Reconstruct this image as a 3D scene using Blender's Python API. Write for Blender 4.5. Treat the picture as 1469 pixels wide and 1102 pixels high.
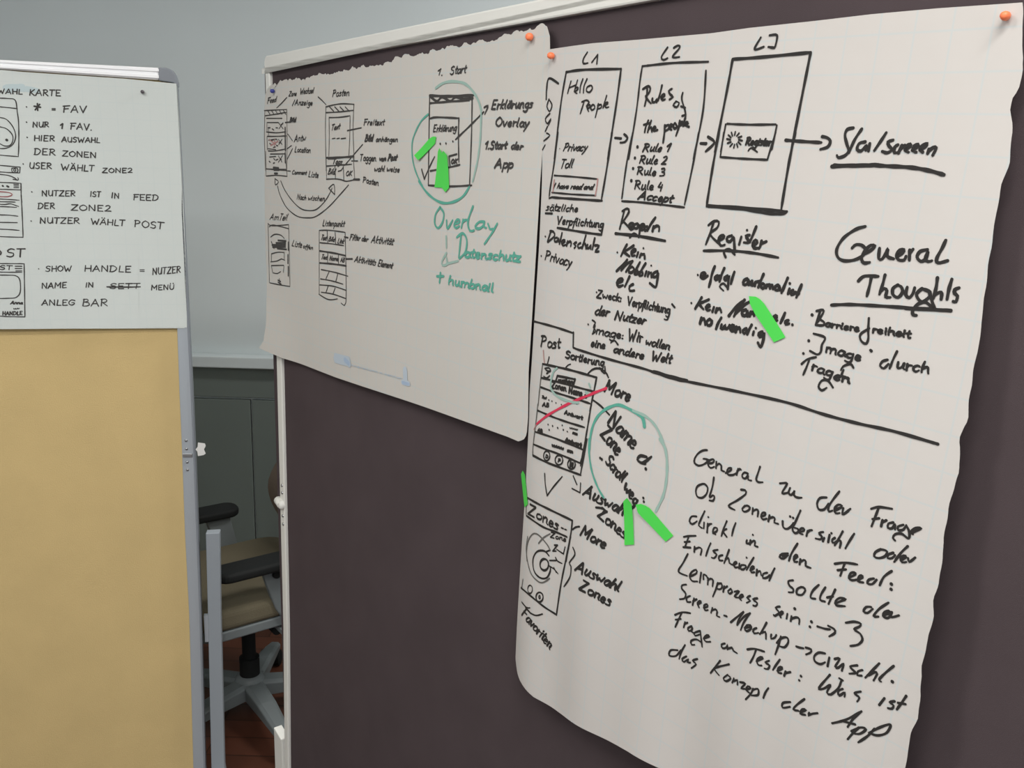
import bpy, bmesh, math, random
from mathutils import Vector, Matrix, noise
random.seed(7)
for o in list(bpy.data.objects): bpy.data.objects.remove(o)
S = bpy.context.scene; C = S.collection

# ---------------------------------------------------------------- camera, world, light, exposure
FOC = 1300.0; CX, CY = 734.5, 551.0; CAMH = 1.75
down = Vector((565-CX, -(6164-CY), FOC)).normalized()          # straight down, seen in camera axes (right, up, forward)
zc = -down; yc = (Vector((0, 0, 1)) - zc*zc.z).normalized(); xc = zc.cross(yc)      # camera triple (right, up, forward) is left-handed
def cam2world(v): return Vector((v.dot(xc), v.dot(yc), v.dot(zc)))
cam = bpy.data.cameras.new('camera'); co = bpy.data.objects.new('camera', cam); C.objects.link(co)
cam.sensor_width = 36; cam.lens = FOC*36/1469; cam.clip_start = .05
cr, cu, cf = cam2world(Vector((1,0,0))), cam2world(Vector((0,1,0))), cam2world(Vector((0,0,1)))
M = Matrix((cr, cu, -cf)).transposed().to_4x4(); M.translation = (0, 0, CAMH)
co.matrix_world = M; S.camera = co
CAM = Vector((0, 0, CAMH))
def ray(px, py): return cam2world(Vector((px-CX, -(py-CY), FOC))).normalized()

w = bpy.data.worlds.new('world'); S.world = w; w.use_nodes = True
bgn = w.node_tree.nodes['Background']; bgn.inputs[0].default_value = (.80, .88, 1, 1); bgn.inputs[1].default_value = .35
S.view_settings.view_transform = 'Standard'; S.view_settings.look = 'None'
S.view_settings.exposure = 0.36; S.view_settings.gamma = 1; S.view_settings.use_curve_mapping = False
def area(name, loc, rot, sx, sy, power, col):
    l = bpy.data.lights.new(name, 'AREA'); l.shape = 'RECTANGLE'; l.size = sx; l.size_y = sy; l.energy = power; l.color = col
    o = bpy.data.objects.new(name, l); o.location = loc; o.rotation_euler = rot; C.objects.link(o); return o
R = math.radians
for x in (-2.1, 0.0, 2.1):                                       # daylight entering the three windows behind the camera
    area('window_daylight', (x, -3.42, 1.75), (R(90), 0, 0), 1.4, 1.5, 8, (.93, .97, 1))
LAMPS = ((-1.4, -.9), (.2, -.9), (-1.4, .6), (.2, .0), (1.1, 2.35))
for x, y in LAMPS:    # ceiling panels; the last one is added to brighten the back wall
    area('ceiling_panel_light', (x, y, 2.93), (0, 0, 0), 1.1, .28, 20 if y < 2 else 38, (1, .97, .93))

# ---------------------------------------------------------------- helpers
def mat(name, col, rough=.7, metal=0, bump=0, bscale=60, var=0, vscale=3, **k):
    m = bpy.data.materials.new(name); m.use_nodes = True; nt = m.node_tree; b = nt.nodes['Principled BSDF']
    b.inputs['Base Color'].default_value = (*col, 1); b.inputs['Roughness'].default_value = rough; b.inputs['Metallic'].default_value = metal
    b.inputs['Specular IOR Level'].default_value = k.get('spec', .4)
    tc = nt.nodes.new('ShaderNodeTexCoord')
    if bump:
        n = nt.nodes.new('ShaderNodeTexNoise'); n.inputs['Scale'].default_value = bscale; n.inputs['Detail'].default_value = 4
        nt.links.new(tc.outputs['Object'], n.inputs['Vector'])
        bp = nt.nodes.new('ShaderNodeBump'); bp.inputs['Strength'].default_value = bump; bp.inputs['Distance'].default_value = .002
        nt.links.new(n.outputs['Fac'], bp.inputs['Height']); nt.links.new(bp.outputs[0], b.inputs['Normal'])
    if var:
        n = nt.nodes.new('ShaderNodeTexNoise'); n.inputs['Scale'].default_value = vscale; n.inputs['Detail'].default_value = 3
        nt.links.new(tc.outputs['Object'], n.inputs['Vector'])
        r = nt.nodes.new('ShaderNodeMapRange'); r.inputs['From Min'].default_value = .3; r.inputs['From Max'].default_value = .7
        r.inputs['To Min'].default_value = 1-var; r.inputs['To Max'].default_value = 1+var
        nt.links.new(n.outputs['Fac'], r.inputs['Value'])
        mx = nt.nodes.new('ShaderNodeVectorMath'); mx.operation = 'SCALE'; mx.inputs[0].default_value = col
        nt.links.new(r.outputs[0], mx.inputs['Scale']); nt.links.new(mx.outputs[0], b.inputs['Base Color'])
    return m
def paper_mat(name, col, grid):
    m = mat(name, col, .85, 0, .25, 25, spec=.15); nt = m.node_tree; b = nt.nodes['Principled BSDF']
    tc = nt.nodes.new('ShaderNodeTexCoord'); sp = nt.nodes.new('ShaderNodeSeparateXYZ'); nt.links.new(tc.outputs['UV'], sp.inputs[0])
    def line(sock):
        f = nt.nodes.new('ShaderNodeMath'); f.operation = 'FRACT'; nt.links.new(sock, f.inputs[0])
        s = nt.nodes.new('ShaderNodeMath'); s.operation = 'SUBTRACT'; nt.links.new(f.outputs[0], s.inputs[0]); s.inputs[1].default_value = .5
        a = nt.nodes.new('ShaderNodeMath'); a.operation = 'ABSOLUTE'; nt.links.new(s.outputs[0], a.inputs[0])
        r = nt.nodes.new('ShaderNodeMapRange'); nt.links.new(a.outputs[0], r.inputs['Value'])
        r.inputs['From Min'].default_value = .46; r.inputs['From Max'].default_value = .49; return r.outputs[0]
    mx = nt.nodes.new('ShaderNodeMath'); mx.operation = 'MAXIMUM'
    nt.links.new(line(sp.outputs[0]), mx.inputs[0]); nt.links.new(line(sp.outputs[1]), mx.inputs[1])
    fa = nt.nodes.new('ShaderNodeMath'); fa.operation = 'MULTIPLY'; nt.links.new(mx.outputs[0], fa.inputs[0]); fa.inputs[1].default_value = grid
    c = nt.nodes.new('ShaderNodeMix'); c.data_type = 'RGBA'; c.inputs[6].default_value = (*col, 1); c.inputs[7].default_value = (.42, .56, .60, 1)
    nt.links.new(fa.outputs[0], c.inputs[0]); nt.links.new(c.outputs[2], b.inputs['Base Color'])
    return m
def top(name, label, cat, loc, group=None):
    o = bpy.data.objects.new(name, None); C.objects.link(o); o.location = loc; o.empty_display_size = .05
    o['label'] = label; o['category'] = cat
    if group: o['group'] = group
    return o
def root_loc(p):
    l = Vector((0, 0, 0))
    while p is not None: l = l + p.location; p = p.parent
    return l
def mk(name, vs, fs, m, parent=None, smooth=False, loc=None, label=None, kind=None, uvs=None):
    base = root_loc(parent) if parent else Vector((0, 0, 0))
    loc = Vector(loc) if loc is not None else Vector((0, 0, 0))
    me = bpy.data.meshes.new(name); me.from_pydata([tuple(Vector(v)-base-loc) for v in vs], [], fs)
    if smooth: me.polygons.foreach_set('use_smooth', [True]*len(me.polygons))
    if uvs:
        ul = me.uv_layers.new(name='UVMap')
        for lp in me.loops: ul.data[lp.index].uv = uvs[lp.vertex_index]
    me.materials.append(m); me.update()
    o = bpy.data.objects.new(name, me); C.objects.link(o); o.parent = parent; o.location = loc
    if label: o['label'] = label
    if kind: o['kind'] = kind
    return o
def tag(o, label, cat, group=None):
    o['label'] = label; o['category'] = cat
    if group: o['group'] = group
    return o
def fixn(o):
    bm = bmesh.new(); bm.from_mesh(o.data); bmesh.ops.recalc_face_normals(bm, faces=bm.faces); bm.to_mesh(o.data); bm.free(); return o
def bevel(o, wd=.002, seg=2):
    b = o.modifiers.new('bevel', 'BEVEL'); b.width = wd; b.segments = seg; b.limit_method = 'ANGLE'; b.angle_limit = R(40); return o
class Plane:                                                      # a vertical plane: s runs along it, h is height, n points to the camera
    def __init__(s, P0, d):
        s.P = Vector((P0.x, P0.y, 0)); s.d = Vector((d.x, d.y, 0)).normalized(); s.n = Vector((s.d.y, -s.d.x, 0))
        if s.n.dot(CAM-P0) < 0: s.n = -s.n
    def at(s, a, h, off=0): return s.P + s.d*a + Vector((0, 0, h)) + s.n*off
    def sh(s, px, py, off=0):
        r = ray(px, py); t = (s.P + s.n*off - CAM).dot(s.n)/r.dot(s.n); X = CAM + r*t
        return (X-s.P).dot(s.d), X.z
def hor(px):                                                      # horizontal direction that vanishes at column px of the horizon
    lo, hi = -2000, 3000
    for _ in range(50):
        mid = (lo+hi)/2
        if ray(px, mid).z > 0: lo = mid
        else: hi = mid
    r = ray(px, lo); return Vector((r.x, r.y, 0)).normalized()
def at_depth(px, py, Y): r = ray(px, py); return CAM + r*(Y/r.y)
def slab(name, pl, shp, o0, o1, m, parent=None, bev=0, **k):      # polygon in plane coordinates given a thickness
    n = len(shp); vs = [pl.at(a, h, o1) for a, h in shp] + [pl.at(a, h, o0) for a, h in shp]
    fs = [list(range(n)), list(range(2*n-1, n-1, -1))] + [[i, i+n, (i+1) % n+n, (i+1) % n] for i in range(n)]
    o = fixn(mk(name, vs, fs, m, parent, **k))
    if bev: bevel(o, bev)
    return o
def box(name, c, sz, m, parent=None, rz=0, bev=0, rx=0, ry=0, **k):
    Q = Matrix.Rotation(rz, 3, 'Z') @ Matrix.Rotation(ry, 3, 'Y') @ Matrix.Rotation(rx, 3, 'X'); c = Vector(c)
    vs = [c + Q @ Vector((x*sz[0]/2, y*sz[1]/2, z*sz[2]/2)) for x in (-1, 1) for y in (-1, 1) for z in (-1, 1)]
    fs = [(0,1,3,2),(4,6,7,5),(0,4,5,1),(2,3,7,6),(0,2,6,4),(1,5,7,3)]
    o = fixn(mk(name, vs, fs, m, parent, **k))
    if bev: bevel(o, bev, 3)
    return o
def tube(name, pts, rad, m, parent=None, seg=16, **k):            # rad: number or list; capped
    pts = [Vector(p) for p in pts]; n = len(pts); rad = rad if isinstance(rad, (list, tuple)) else [rad]*n
    vs, fs = [], []; ref = None
    for i, p in enumerate(pts):
        t = (pts[min(i+1, n-1)] - pts[max(i-1, 0)]).normalized()
        a = t.orthogonal().normalized() if ref is None else (ref - t*ref.dot(t)).normalized(); ref = a; b = t.cross(a)
        for j in range(seg):
            q = 2*math.pi*j/seg; vs.append(p + (a*math.cos(q) + b*math.sin(q))*rad[i])
    for i in range(n-1):
        for j in range(seg): fs.append((i*seg+j, i*seg+(j+1) % seg, (i+1)*seg+(j+1) % seg, (i+1)*seg+j))
    fs += [list(range(seg))[::-1], [(n-1)*seg+j for j in range(seg)]]
    o = fixn(mk(name, vs, fs, m, parent, smooth=True, **k))
    e = o.modifiers.new('edges', 'EDGE_SPLIT'); e.split_angle = R(50); return o

WALL = mat('wall_paint', (.68, .745, .76), .9, 0, .15, 40, .02, 1.5)
WAIN = mat('wainscot_paint', (.16, .19, .175), .7, 0, .1, 30, .03, 2)
CEIL = mat('ceiling_paint', (.8, .8, .78), .95)
FELT = mat('dark_felt', (.075, .058, .062), .95, 0, .25, 1400, .06, 8, spec=.1)
MUST = mat('mustard_felt', (.62, .47, .225), .9, 0, .5, 400, .04, 6, spec=.1)
WHITE = mat('white_lacquer', (.74, .74, .70), .35, 0, .05, 20)
ALU = mat('brushed_aluminium', (.42, .46, .50), .42, .3, .1, 200)
ALU_LIT = mat('lit_aluminium', (.93, .94, .96), .3, .1)  # aluminium of the top rail with the overhead glint put into its colour
POST = mat('grey_lacquer', (.27, .30, .33), .5)
GREYP = mat('grey_plastic', (.22, .24, .27), .5)
BLK = mat('black_plastic', (.010, .011, .011), .7, spec=.2)
LGREY = mat('light_grey_plastic', (.15, .17, .175), .45)
BEIGE = mat('beige_upholstery', (.13, .112, .072), .9, 0, .5, 300, .05, 8)
BROWN = mat('brown_upholstery', (.17, .13, .10), .8, 0, .4, 200)
INK = mat('black_marker', (.028, .026, .025), .6, spec=.2)
INK2 = mat('thin_marker', (.055, .052, .05), .7, spec=.2)
INKG = mat('worn_marker', (.13, .125, .115), .7, spec=.2)
TEAL = mat('green_marker', (.10, .36, .28), .6, spec=.2)
TEALF = mat('faded_green_marker', (.30, .44, .39), .7, spec=.2)
RED = mat('red_marker', (.62, .04, .09), .6, spec=.2)
REDF = mat('faint_red_marker', (.42, .22, .21), .7, spec=.2)
BLUE = mat('blue_print', (.36, .46, .60), .8, spec=.2)
BLUE2 = mat('pale_blue_print', (.46, .53, .60), .8, spec=.2)
SCREW = mat('screw_metal', (.35, .36, .37), .35, .8)
ORANGE = mat('orange_pin_plastic', (1, .24, .10), .4)
PBLUE = mat('blue_pin_plastic', (.05, .06, .30), .4)
PGREY = mat('grey_pin_plastic', (.10, .09, .10), .4)
TORN = mat('torn_paper', (.70, .70, .68), .9)
def flag_mat():
    m = mat('green_film', (.09, .72, .10), .45, spec=.35); nt = m.node_tree; b = nt.nodes['Principled BSDF']; out = nt.nodes['Material Output']
    t = nt.nodes.new('ShaderNodeBsdfTransparent'); t.inputs[0].default_value = (.35, 1, .35, 1)
    mx = nt.nodes.new('ShaderNodeMixShader'); mx.inputs[0].default_value = .86
    nt.links.new(t.outputs[0], mx.inputs[1]); nt.links.new(b.outputs[0], mx.inputs[2]); nt.links.new(mx.outputs[0], out.inputs['Surface']); return m
FLAG = flag_mat()
P1M = paper_mat('flipchart_paper', (.56, .54, .505), .34)
P2M = paper_mat('flipchart_paper_thin', (.575, .55, .525), .30)
P3M = paper_mat('plain_flipchart_paper', (.63, .675, .655), .10)

# ---------------------------------------------------------------- room shell
X0, X1, Y0, Y1, ZH = -3.3, 3.3, -3.5, 3.6, 3.0
def struct(name, c, sz, m, bev=0, **k):
    o = box(name, c, sz, m, bev=bev, **k); o['kind'] = 'structure'; return o
def floor_mat():
    m = mat('dark_parquet', (.07, .03, .018), .4); nt = m.node_tree; b = nt.nodes['Principled BSDF']
    tc = nt.nodes.new('ShaderNodeTexCoord'); br = nt.nodes.new('ShaderNodeTexBrick'); nt.links.new(tc.outputs['Object'], br.inputs['Vector'])
    br.inputs['Scale'].default_value = 1; br.inputs['Brick Width'].default_value = .9; br.inputs['Row Height'].default_value = .09
    br.inputs['Mortar Size'].default_value = .002
    br.inputs['Color1'].default_value = (.10, .035, .02, 1); br.inputs['Color2'].default_value = (.065, .024, .014, 1); br.inputs['Mortar'].default_value = (.02, .01, .006, 1)
    nt.links.new(br.outputs['Color'], b.inputs['Base Color']); return m
struct('floor', (0, .05, -.05), (6.8, 7.3, .1), floor_mat())
struct('ceiling', (0, .05, ZH+.05), (6.8, 7.3, .1), CEIL)
wb_ = struct('wall_back', (0, Y1+.05, ZH/2), (6.8, .1, ZH), WALL)
struct('wall_left', (X0-.05, .05, ZH/2), (.1, 7.1, ZH), WALL)
struct('wall_right', (X1+.05, .05, ZH/2), (.1, 7.1, ZH), WALL)
o = mk('wall_front', [], [], WALL); o['kind'] = 'structure'        # wall behind the camera, pierced by three windows
bm = bmesh.new()
def bmbox(bm, x0, x1, y0, y1, z0, z1):
    r = bmesh.ops.create_cube(bm, size=1); bmesh.ops.scale(bm, vec=(x1-x0, y1-y0, z1-z0), verts=r['verts']); bmesh.ops.translate(bm, vec=((x0+x1)/2, (y0+y1)/2, (z0+z1)/2), verts=r['verts'])
bmbox(bm, -3.3, 3.3, -3.6, -3.5, 0, .95); bmbox(bm, -3.3, 3.3, -3.6, -3.5, 2.55, 3)
for a, b in ((-3.3, -2.85), (-1.35, -.75), (.75, 1.35), (2.85, 3.3)): bmbox(bm, a, b, -3.6, -3.5, .95, 2.55)
bm.to_mesh(o.data); bm.free()
for i, x in enumerate((-2.1, 0, 2.1)):
    wn = mk('window_%d' % (i+1), [], [], WHITE); wn['kind'] = 'structure'; bm = bmesh.new()
    for a, b, c_, d_ in ((-.75, -.69, .95, 2.55), (.69, .75, .95, 2.55), (-.03, .03, .95, 2.55), (-.75, .75, .95, 1.01), (-.75, .75, 2.49, 2.55)):
        bmbox(bm, x+a, x+b, -3.58, -3.52, c_, d_)
    bm.to_mesh(wn.data); bm.free()
# rail and panelled wainscot of the back wall
pb = Plane(Vector((0, Y1, 0)), Vector((1, 0, 0)))
ledge_top = at_depth(340, 512, Y1-.05).z; ledge_bot = at_depth(340, 529, Y1-.05).z
struct('trim_1', (0, Y1-.03, (ledge_top+ledge_bot)/2+.002), (6.6, .06, ledge_top-ledge_bot), WALL, bev=.006)
pan_top = at_depth(340, 572, Y1-.02).z; split = at_depth(361, 620, Y1-.02).x
struct('trim_2', (0, Y1-.012, (pan_top+ledge_bot)/2+.004), (6.6, .022, ledge_bot-pan_top-.003), WAIN, bev=.003)
for k in range(-4, 5):
    xa = split + k*.62; xb = xa+.62
    if xa < X0+.02 or xb > X1-.02: continue
    pn = box('panel', ((xa+xb)/2, Y1-.009, pan_top/2+.04), (.614, .018, pan_top-.09), WAIN, wb_, bev=.003)
struct('baseboard_back', (0, Y1-.014, .04), (6.6, .028, .08), WAIN, bev=.004)

# ---------------------------------------------------------------- the two boards' planes
d1 = hor(-290); P1 = at_depth(388, 300, 2.2); B1 = Plane(P1, -d1)                       # dark board, runs near to the right
d2 = hor(7000); P2 = at_depth(270, 300, 2.28); B2 = Plane(P2, d2)                       # mustard board

def poly(s): v = [float(x) for x in s.split()]; return list(zip(v[::2], v[1::2]))
def lerp_poly(pts, t):                                             # point at arclength fraction t
    L = [0]
    for a, b in zip(pts, pts[1:]): L.append(L[-1] + math.dist(a, b))
    x = t*L[-1]
    for i in range(1, len(L)):
        if x <= L[i] or i == len(L)-1:
            f = (x-L[i-1])/max(L[i]-L[i-1], 1e-9); return tuple(p+(q-p)*f for p, q in zip(pts[i-1], pts[i]))

# dark pinboard: felt panel, white frame, stand
bL = B1.sh(388, 300)[0]; hT = B1.sh(388, 99.6)[1]
LEN, BOT = 2.1, .12
pin = top('pinboard', 'white-framed pinboard covered in dark brown felt, holding two handwritten flipchart sheets', 'pinboard', B1.at(bL+1.0, 0))
fe = slab('felt_panel', B1, [(bL-.01, BOT), (bL+LEN, BOT), (bL+LEN, hT+.01), (bL-.01, hT+.01)], -.018, 0, FELT, pin)
inn = poly('388 99 395 260 402 400 405.4 514 410.9 760 413.9 900 415.5 1102'); out = poly('378 81 385.5 260 392 400 396.3 514 402.5 760 406 900 408 1102')
I_ = [B1.sh(*p, .004) for p in inn]; O_ = [B1.sh(*p, .008) for p in out]
I_.append((I_[-1][0]+.002, BOT)); O_.append((O_[-1][0]+.002, BOT-.03)); O_[0] = (O_[0][0]+.004, O_[0][1]-.022); I_[0] = (I_[0][0], I_[0][1]-.004)
n = len(I_)
def strip(name, pl, A, B_, o0, o1, m, parent, bev=.003):           # band between two matching polylines, as a solid bar
    n = len(A); vs = [pl.at(*p, o1) for p in A] + [pl.at(*p, o1) for p in B_] + [pl.at(*p, o0) for p in A] + [pl.at(*p, o0) for p in B_]
    fs = []
    for i in range(n-1):
        fs += [(i, i+1, n+i+1, n+i), (2*n+i, 3*n+i, 3*n+i+1, 2*n+i+1), (i, 2*n+i, 2*n+i+1, i+1), (n+i, n+i+1, 3*n+i+1, 3*n+i)]
    fs += [(0, n, 3*n, 2*n), (n-1, 3*n-1, 4*n-1, 2*n-1)]
    o = fixn(mk(name, vs, fs, m, parent)); bevel(o, bev, 3); return o
O_[0] = (B1.sh(378.6, 92, .009)[0]+.0008, O_[0][1]); O_[1] = (O_[1][0]+.002, O_[1][1])
strip('side_rail', B1, O_, I_, -.022, .008, WHITE, pin)
hO = B1.sh(379, 80.6, .008)[1]; topw = hO-hT
# top rail from the left corner to the far right end (rounded left corner)
eL = B1.sh(378.6, 92, .009)[0]
cs = [(eL, hT-.006), (eL+.0005, hO-.012), (eL+.005, hO-.004), (eL+.012, hO), (bL+LEN, hO), (bL+LEN, hT), (bL-.002, hT), (bL-.002, hT-.006)]
slab('top_rail', B1, cs, -.022, .009, WHITE, pin, bev=.003)
slab('side_rail', B1, [(bL+LEN, BOT-.03), (bL+LEN+.035, BOT-.03), (bL+LEN+.035, hO), (bL+LEN, hO)], -.022, .008, WHITE, pin, bev=.003)
slab('bottom_rail', B1, [(bL-.0, BOT-.035), (bL+LEN, BOT-.035), (bL+LEN, BOT), (bL-.0, BOT)], -.022, .008, WHITE, pin, bev=.003)
# outboard leg whose top end shows at the lower left
a0, h0 = B1.sh(394.5, 1043); a1, _ = B1.sh(405.5, 1046)
slab('leg', B1, [(a0, .02), (a1, .02), (a1, h0-.008), (a1-.005, h0-.012), (a0, h0)], -.02, .004, WHITE, pin, bev=.002)
slab('leg', B1, [(bL+LEN+.036, .03), (bL+LEN+.07, .03), (bL+LEN+.07, h0), (bL+LEN+.036, h0)], -.02, .004, WHITE, pin, bev=.002)
for a in ((a0+a1)/2, bL+LEN+.053):
    c = B1.at(a, .0125, .06); box('foot', c, (.05, .24, .025), WHITE, pin, rz=math.atan2(B1.n.y, B1.n.x)-math.pi/2, bev=.004)
def screw(pl, px, py, off, parent, r=.004, m=SCREW, name='screw'):
    a, h = pl.sh(px, py, off); return tube(name, [pl.at(a, h, off-.004), pl.at(a, h, off+.001), pl.at(a, h, off+.0025)], [r, r, r*.6], m, parent, 10)
for px, py in ((404.7, 696.5), (405, 707), (406, 740), (406.5, 752)): screw(B1, px, py, .008, pin, .0042)
a, h = B1.sh(403, 724.5, .012)
kn = tube('clamp_knob', [B1.at(a, h, .004), B1.at(a, h, .014), B1.at(a, h, .018)], [.013, .012, .007], WHITE, pin, 14)
tube('clamp_wing', [B1.at(a-.028, h+.006, .010), B1.at(a-.02, h+.007, .011), B1.at(a, h, .013)], [.006, .011, .009], WHITE, kn, 10)

# mustard board on the left
mb = top('presentation_board', 'aluminium-framed board with mustard yellow felt at the left, partly under a flipchart sheet', 'pinboard', B2.at(B2.sh(100, 600)[0], 0))
def b2(s, off=0): return [B2.sh(*p, off) for p in poly(s)]
LX = B2.sh(0, 600)[0]-.35
yi = b2('249 110 255 475 258 560 261.5 640 265.8 760 272 880 278 1102'); yi.append((yi[-1][0]+.003, .045))
yo = b2('254 120 271.8 475 276 560 279.5 640 284 760 288.5 880 294.6 1102'); yo.append((yo[-1][0]+.003, .02))
yc_ = [(yi[i][0], yi[i][1]) for i in range(len(yi))]
pan = [(LX, .03), (yi[-1][0]+.006, .03), (yi[0][0]+.004, yi[0][1]), (LX, yi[0][1])]
slab('felt_panel', B2, pan, -.015, 0, MUST, mb)
strip('side_rail', B2, yi, yo, -.02, .010, ALU, mb, .002)
en = [(p[0]-.0035, p[1]) for p in yo]
strip('edge_strip', B2, en, [(p[0]+.001, p[1]) for p in yo], -.018, .0115, GREYP, mb, .0005)
tr = b2('0 85.5 228 97 228 115.3 0 99.5', .012); sl0 = (tr[1][1]-tr[0][1])/(tr[1][0]-tr[0][0]); sl1 = (tr[2][1]-tr[3][1])/(tr[2][0]-tr[3][0])
tr = [(LX, tr[0][1]+sl0*(LX-tr[0][0])), tr[1], tr[2], (LX, tr[3][1]+sl1*(LX-tr[3][0]))]
trr = slab('top_rail', B2, tr, -.02, .012, ALU_LIT, mb, bev=.004)
for f0, f1 in ((.12, .34), (.58, .86)):
    q = [tuple(tr[0][k]+(tr[3][k]-tr[0][k])*f0 for k in (0, 1)), tuple(tr[1][k]+(tr[2][k]-tr[1][k])*f0 for k in (0, 1)),
         tuple(tr[1][k]+(tr[2][k]-tr[1][k])*f1 for k in (0, 1)), tuple(tr[0][k]+(tr[3][k]-tr[0][k])*f1 for k in (0, 1))]
    slab('ridge', B2, q, .011, .0145, ALU_LIT, trr, bev=.001)
slab('corner_cap', B2, b2('227 96.6 239 97 246 100 251 107 254.5 118 254.8 125 248 119 227 115.8', .013), -.021, .013, GREYP, mb, bev=.003)
pl_ = b2('295 766 315 765 316.5 880 322 1102 303 1102 298 880'); pa, pbm = pl_[0][0]+.004, pl_[1][0]
slab('leg', B2, [pl_[0], pl_[1], pl_[2], pl_[3], (pl_[3][0]+.004, .02), (pl_[4][0]+.004, .02), pl_[4], pl_[5]], -.03, -.002, POST, mb, bev=.002)
slab('leg', B2, [(LX-.06, .03), (LX-.025, .03), (LX-.025, .8), (LX-.06, .8)], -.03, -.002, ALU, mb, bev=.002)
slab('side_rail', B2, [(LX-.03, .07), (LX, .07), (LX, tr[0][1]), (LX-.03, tr[0][1])], -.02, .01, ALU, mb, bev=.002)
slab('bottom_rail', B2, [(LX, .02), (yi[-1][0], .02), (yi[-1][0], .045), (LX, .045)], -.02, .01, ALU, mb, bev=.002)
box('foot', B2.at(pl_[3][0]-.004, .0125, .11), (.045, .32, .025), ALU, mb, rz=math.atan2(B2.n.y, B2.n.x)-math.pi/2, bev=.004)
box('foot', B2.at(LX-.042, .0125, .11), (.045, .32, .025), ALU, mb, rz=math.atan2(B2.n.y, B2.n.x)-math.pi/2, bev=.004)
box('leg_clamp', B2.at((pl_[3][0]+yo[-2][0])/2, .5, -.012), (.02, .012, .08), ALU, mb, rz=math.atan2(B2.d.y, B2.d.x))
for px, py in ((267, 632), (267.5, 644), (268.5, 663), (269, 674)): screw(B2, px, py, .010, mb, .0038)
slab('hinge_plate', B2, b2('262 651 276 651 276 656 262 656', .012), .009, .013, SCREW, mb, bev=.001)
tg = slab('torn_paper_tag', B2, b2('280.5 645 283.5 641 284 635 294 636.5 295 640 292.5 645 295 651 292 653 284 654.5 283 648', .0135), .0125, .0135, TORN)
tag(tg, 'small torn white paper scrap stuck to the mustard board\'s right edge', 'paper scrap')

# ---------------------------------------------------------------- paper sheets
def sstep(x, a, b): t = max(0, min(1, (x-a)/(b-a))); return t*t*(3-2*t)
class Sheet:
    def __init__(s, pl, offf): s.pl = pl; s.offf = offf
    def sh(s, px, py):
        off = .01
        for _ in range(14):
            a, h = s.pl.sh(px, py, off); off += .8*(s.offf(a, h)-off)
        return s.pl.sh(px, py, off)
    def pos(s, a, h, e=0): return s.pl.at(a, h, s.offf(a, h)+e)
    def build(s, name, T, B_, L, Rr, m, parent, cell, ang, nu=120, nv=120, jag=0):
        T, B_, L, Rr = [poly(x) for x in (T, B_, L, Rr)]
        conv = lambda ps: [s.sh(*p) for p in ps]
        T, B_, L, Rr = conv(T), conv(B_), conv(L), conv(Rr)
        vs, uv = [], []; ca, sa = math.cos(R(ang)), math.sin(R(ang))
        c00, c10, c01, c11 = T[0], T[-1], B_[0], B_[-1]
        def jg(p, k, on): 
            if not on: return p
            q = Vector((p[0]*55, p[1]*55, k)); return (p[0]+noise.noise(q)*jag, p[1]+noise.noise(q+Vector((9, 3, 1)))*jag+noise.noise(q*2.7)*jag*.7)
        tt = [lerp_poly(T, i/nu) for i in range(nu+1)]; zero = (0, 0)
        jt = [jg(zero, 0, False) if 't' not in s.torn else tuple(a-b for a, b in zip(jg(p, 0, True), p)) for p in tt]; bb = [lerp_poly(B_, i/nu) for i in range(nu+1)]
        ll = [lerp_poly(L, j/nv) for j in range(nv+1)]; rr = [lerp_poly(Rr, j/nv) for j in range(nv+1)]
        jr = [zero if 'r' not in s.torn else tuple(a-b for a, b in zip(jg(p, 5, True), p)) for p in rr]
        if 't' in s.torn: tt = [(p[0], p[1]-.0045*min(1, i/6)) for i, p in enumerate(tt)]
        for j in range(nv+1):
            v = j/nv
            for i in range(nu+1):
                u = i/nu; p = []
                for k in (0, 1):
                    p.append((1-v)*tt[i][k] + v*bb[i][k] + (1-u)*ll[j][k] + u*rr[j][k]
                             - ((1-u)*(1-v)*c00[k] + u*(1-v)*c10[k] + (1-u)*v*c01[k] + u*v*c11[k]) + jt[i][k]*(1-v)**10 + jr[j][k]*u**10)
                vs.append(s.pos(*p)); uv.append(((p[0]*ca+p[1]*sa)/cell, (p[1]*ca-p[0]*sa)/cell))
        W = nu+1
        fs = [(j*W+i, (j+1)*W+i, (j+1)*W+i+1, j*W+i+1) for j in range(nv) for i in range(nu)]
        o = mk(name, vs, fs, m, parent, smooth=True, uvs=uv); return o

sL = B1.sh(380, 300)[0]; sM = B1.sh(775, 300)[0]; sR = B1.sh(1440, 300)[0]
def off1(a, h):                                                    # left sheet: corners free, right edge lifting
    x = (a-sL)/(sM-sL); low = sstep(hT-h, .1, .75)
    return .0115 + .014*sstep(x, .6, 1)*(.25+.75*low) + .020*sstep(-x, -.22, .03)*sstep(hT-h, .45, .68) + .003*math.sin(x*7+h*3)*low + .003*low
def off2(a, h):                                                    # right sheet: left margin rolls back to the board, lower half bellies out
    x = (a-sM)/(sR-sM); low = sstep(hT-h, .05, .9)
    belly = .006 + (.012+.030*low)*(1-math.exp(-max(x+.02, 0)/.10))
    return .004 + belly + (.0035*math.sin(x*15+h*2.0)+.0025*math.sin(x*31-h))*low*(.3+.7*sstep(hT-h, .5, 1.1))
def off3(a, h): return .014 + .003*math.sin(a*9+h*4)
S1, S2, S3 = Sheet(B1, off1), Sheet(B1, off2), Sheet(B2, off3)
S1.torn, S2.torn, S3.torn = 't', 'r', ''
def sheet_top(name, label, S_, px, py): return top(name, label, 'paper sheet', S_.pos(*S_.sh(px, py)))
t1 = sheet_top('flipchart_sheet', 'landscape flipchart sheet with phone sketches and green Overlay writing, torn along its top', S1, 580, 590)
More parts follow.
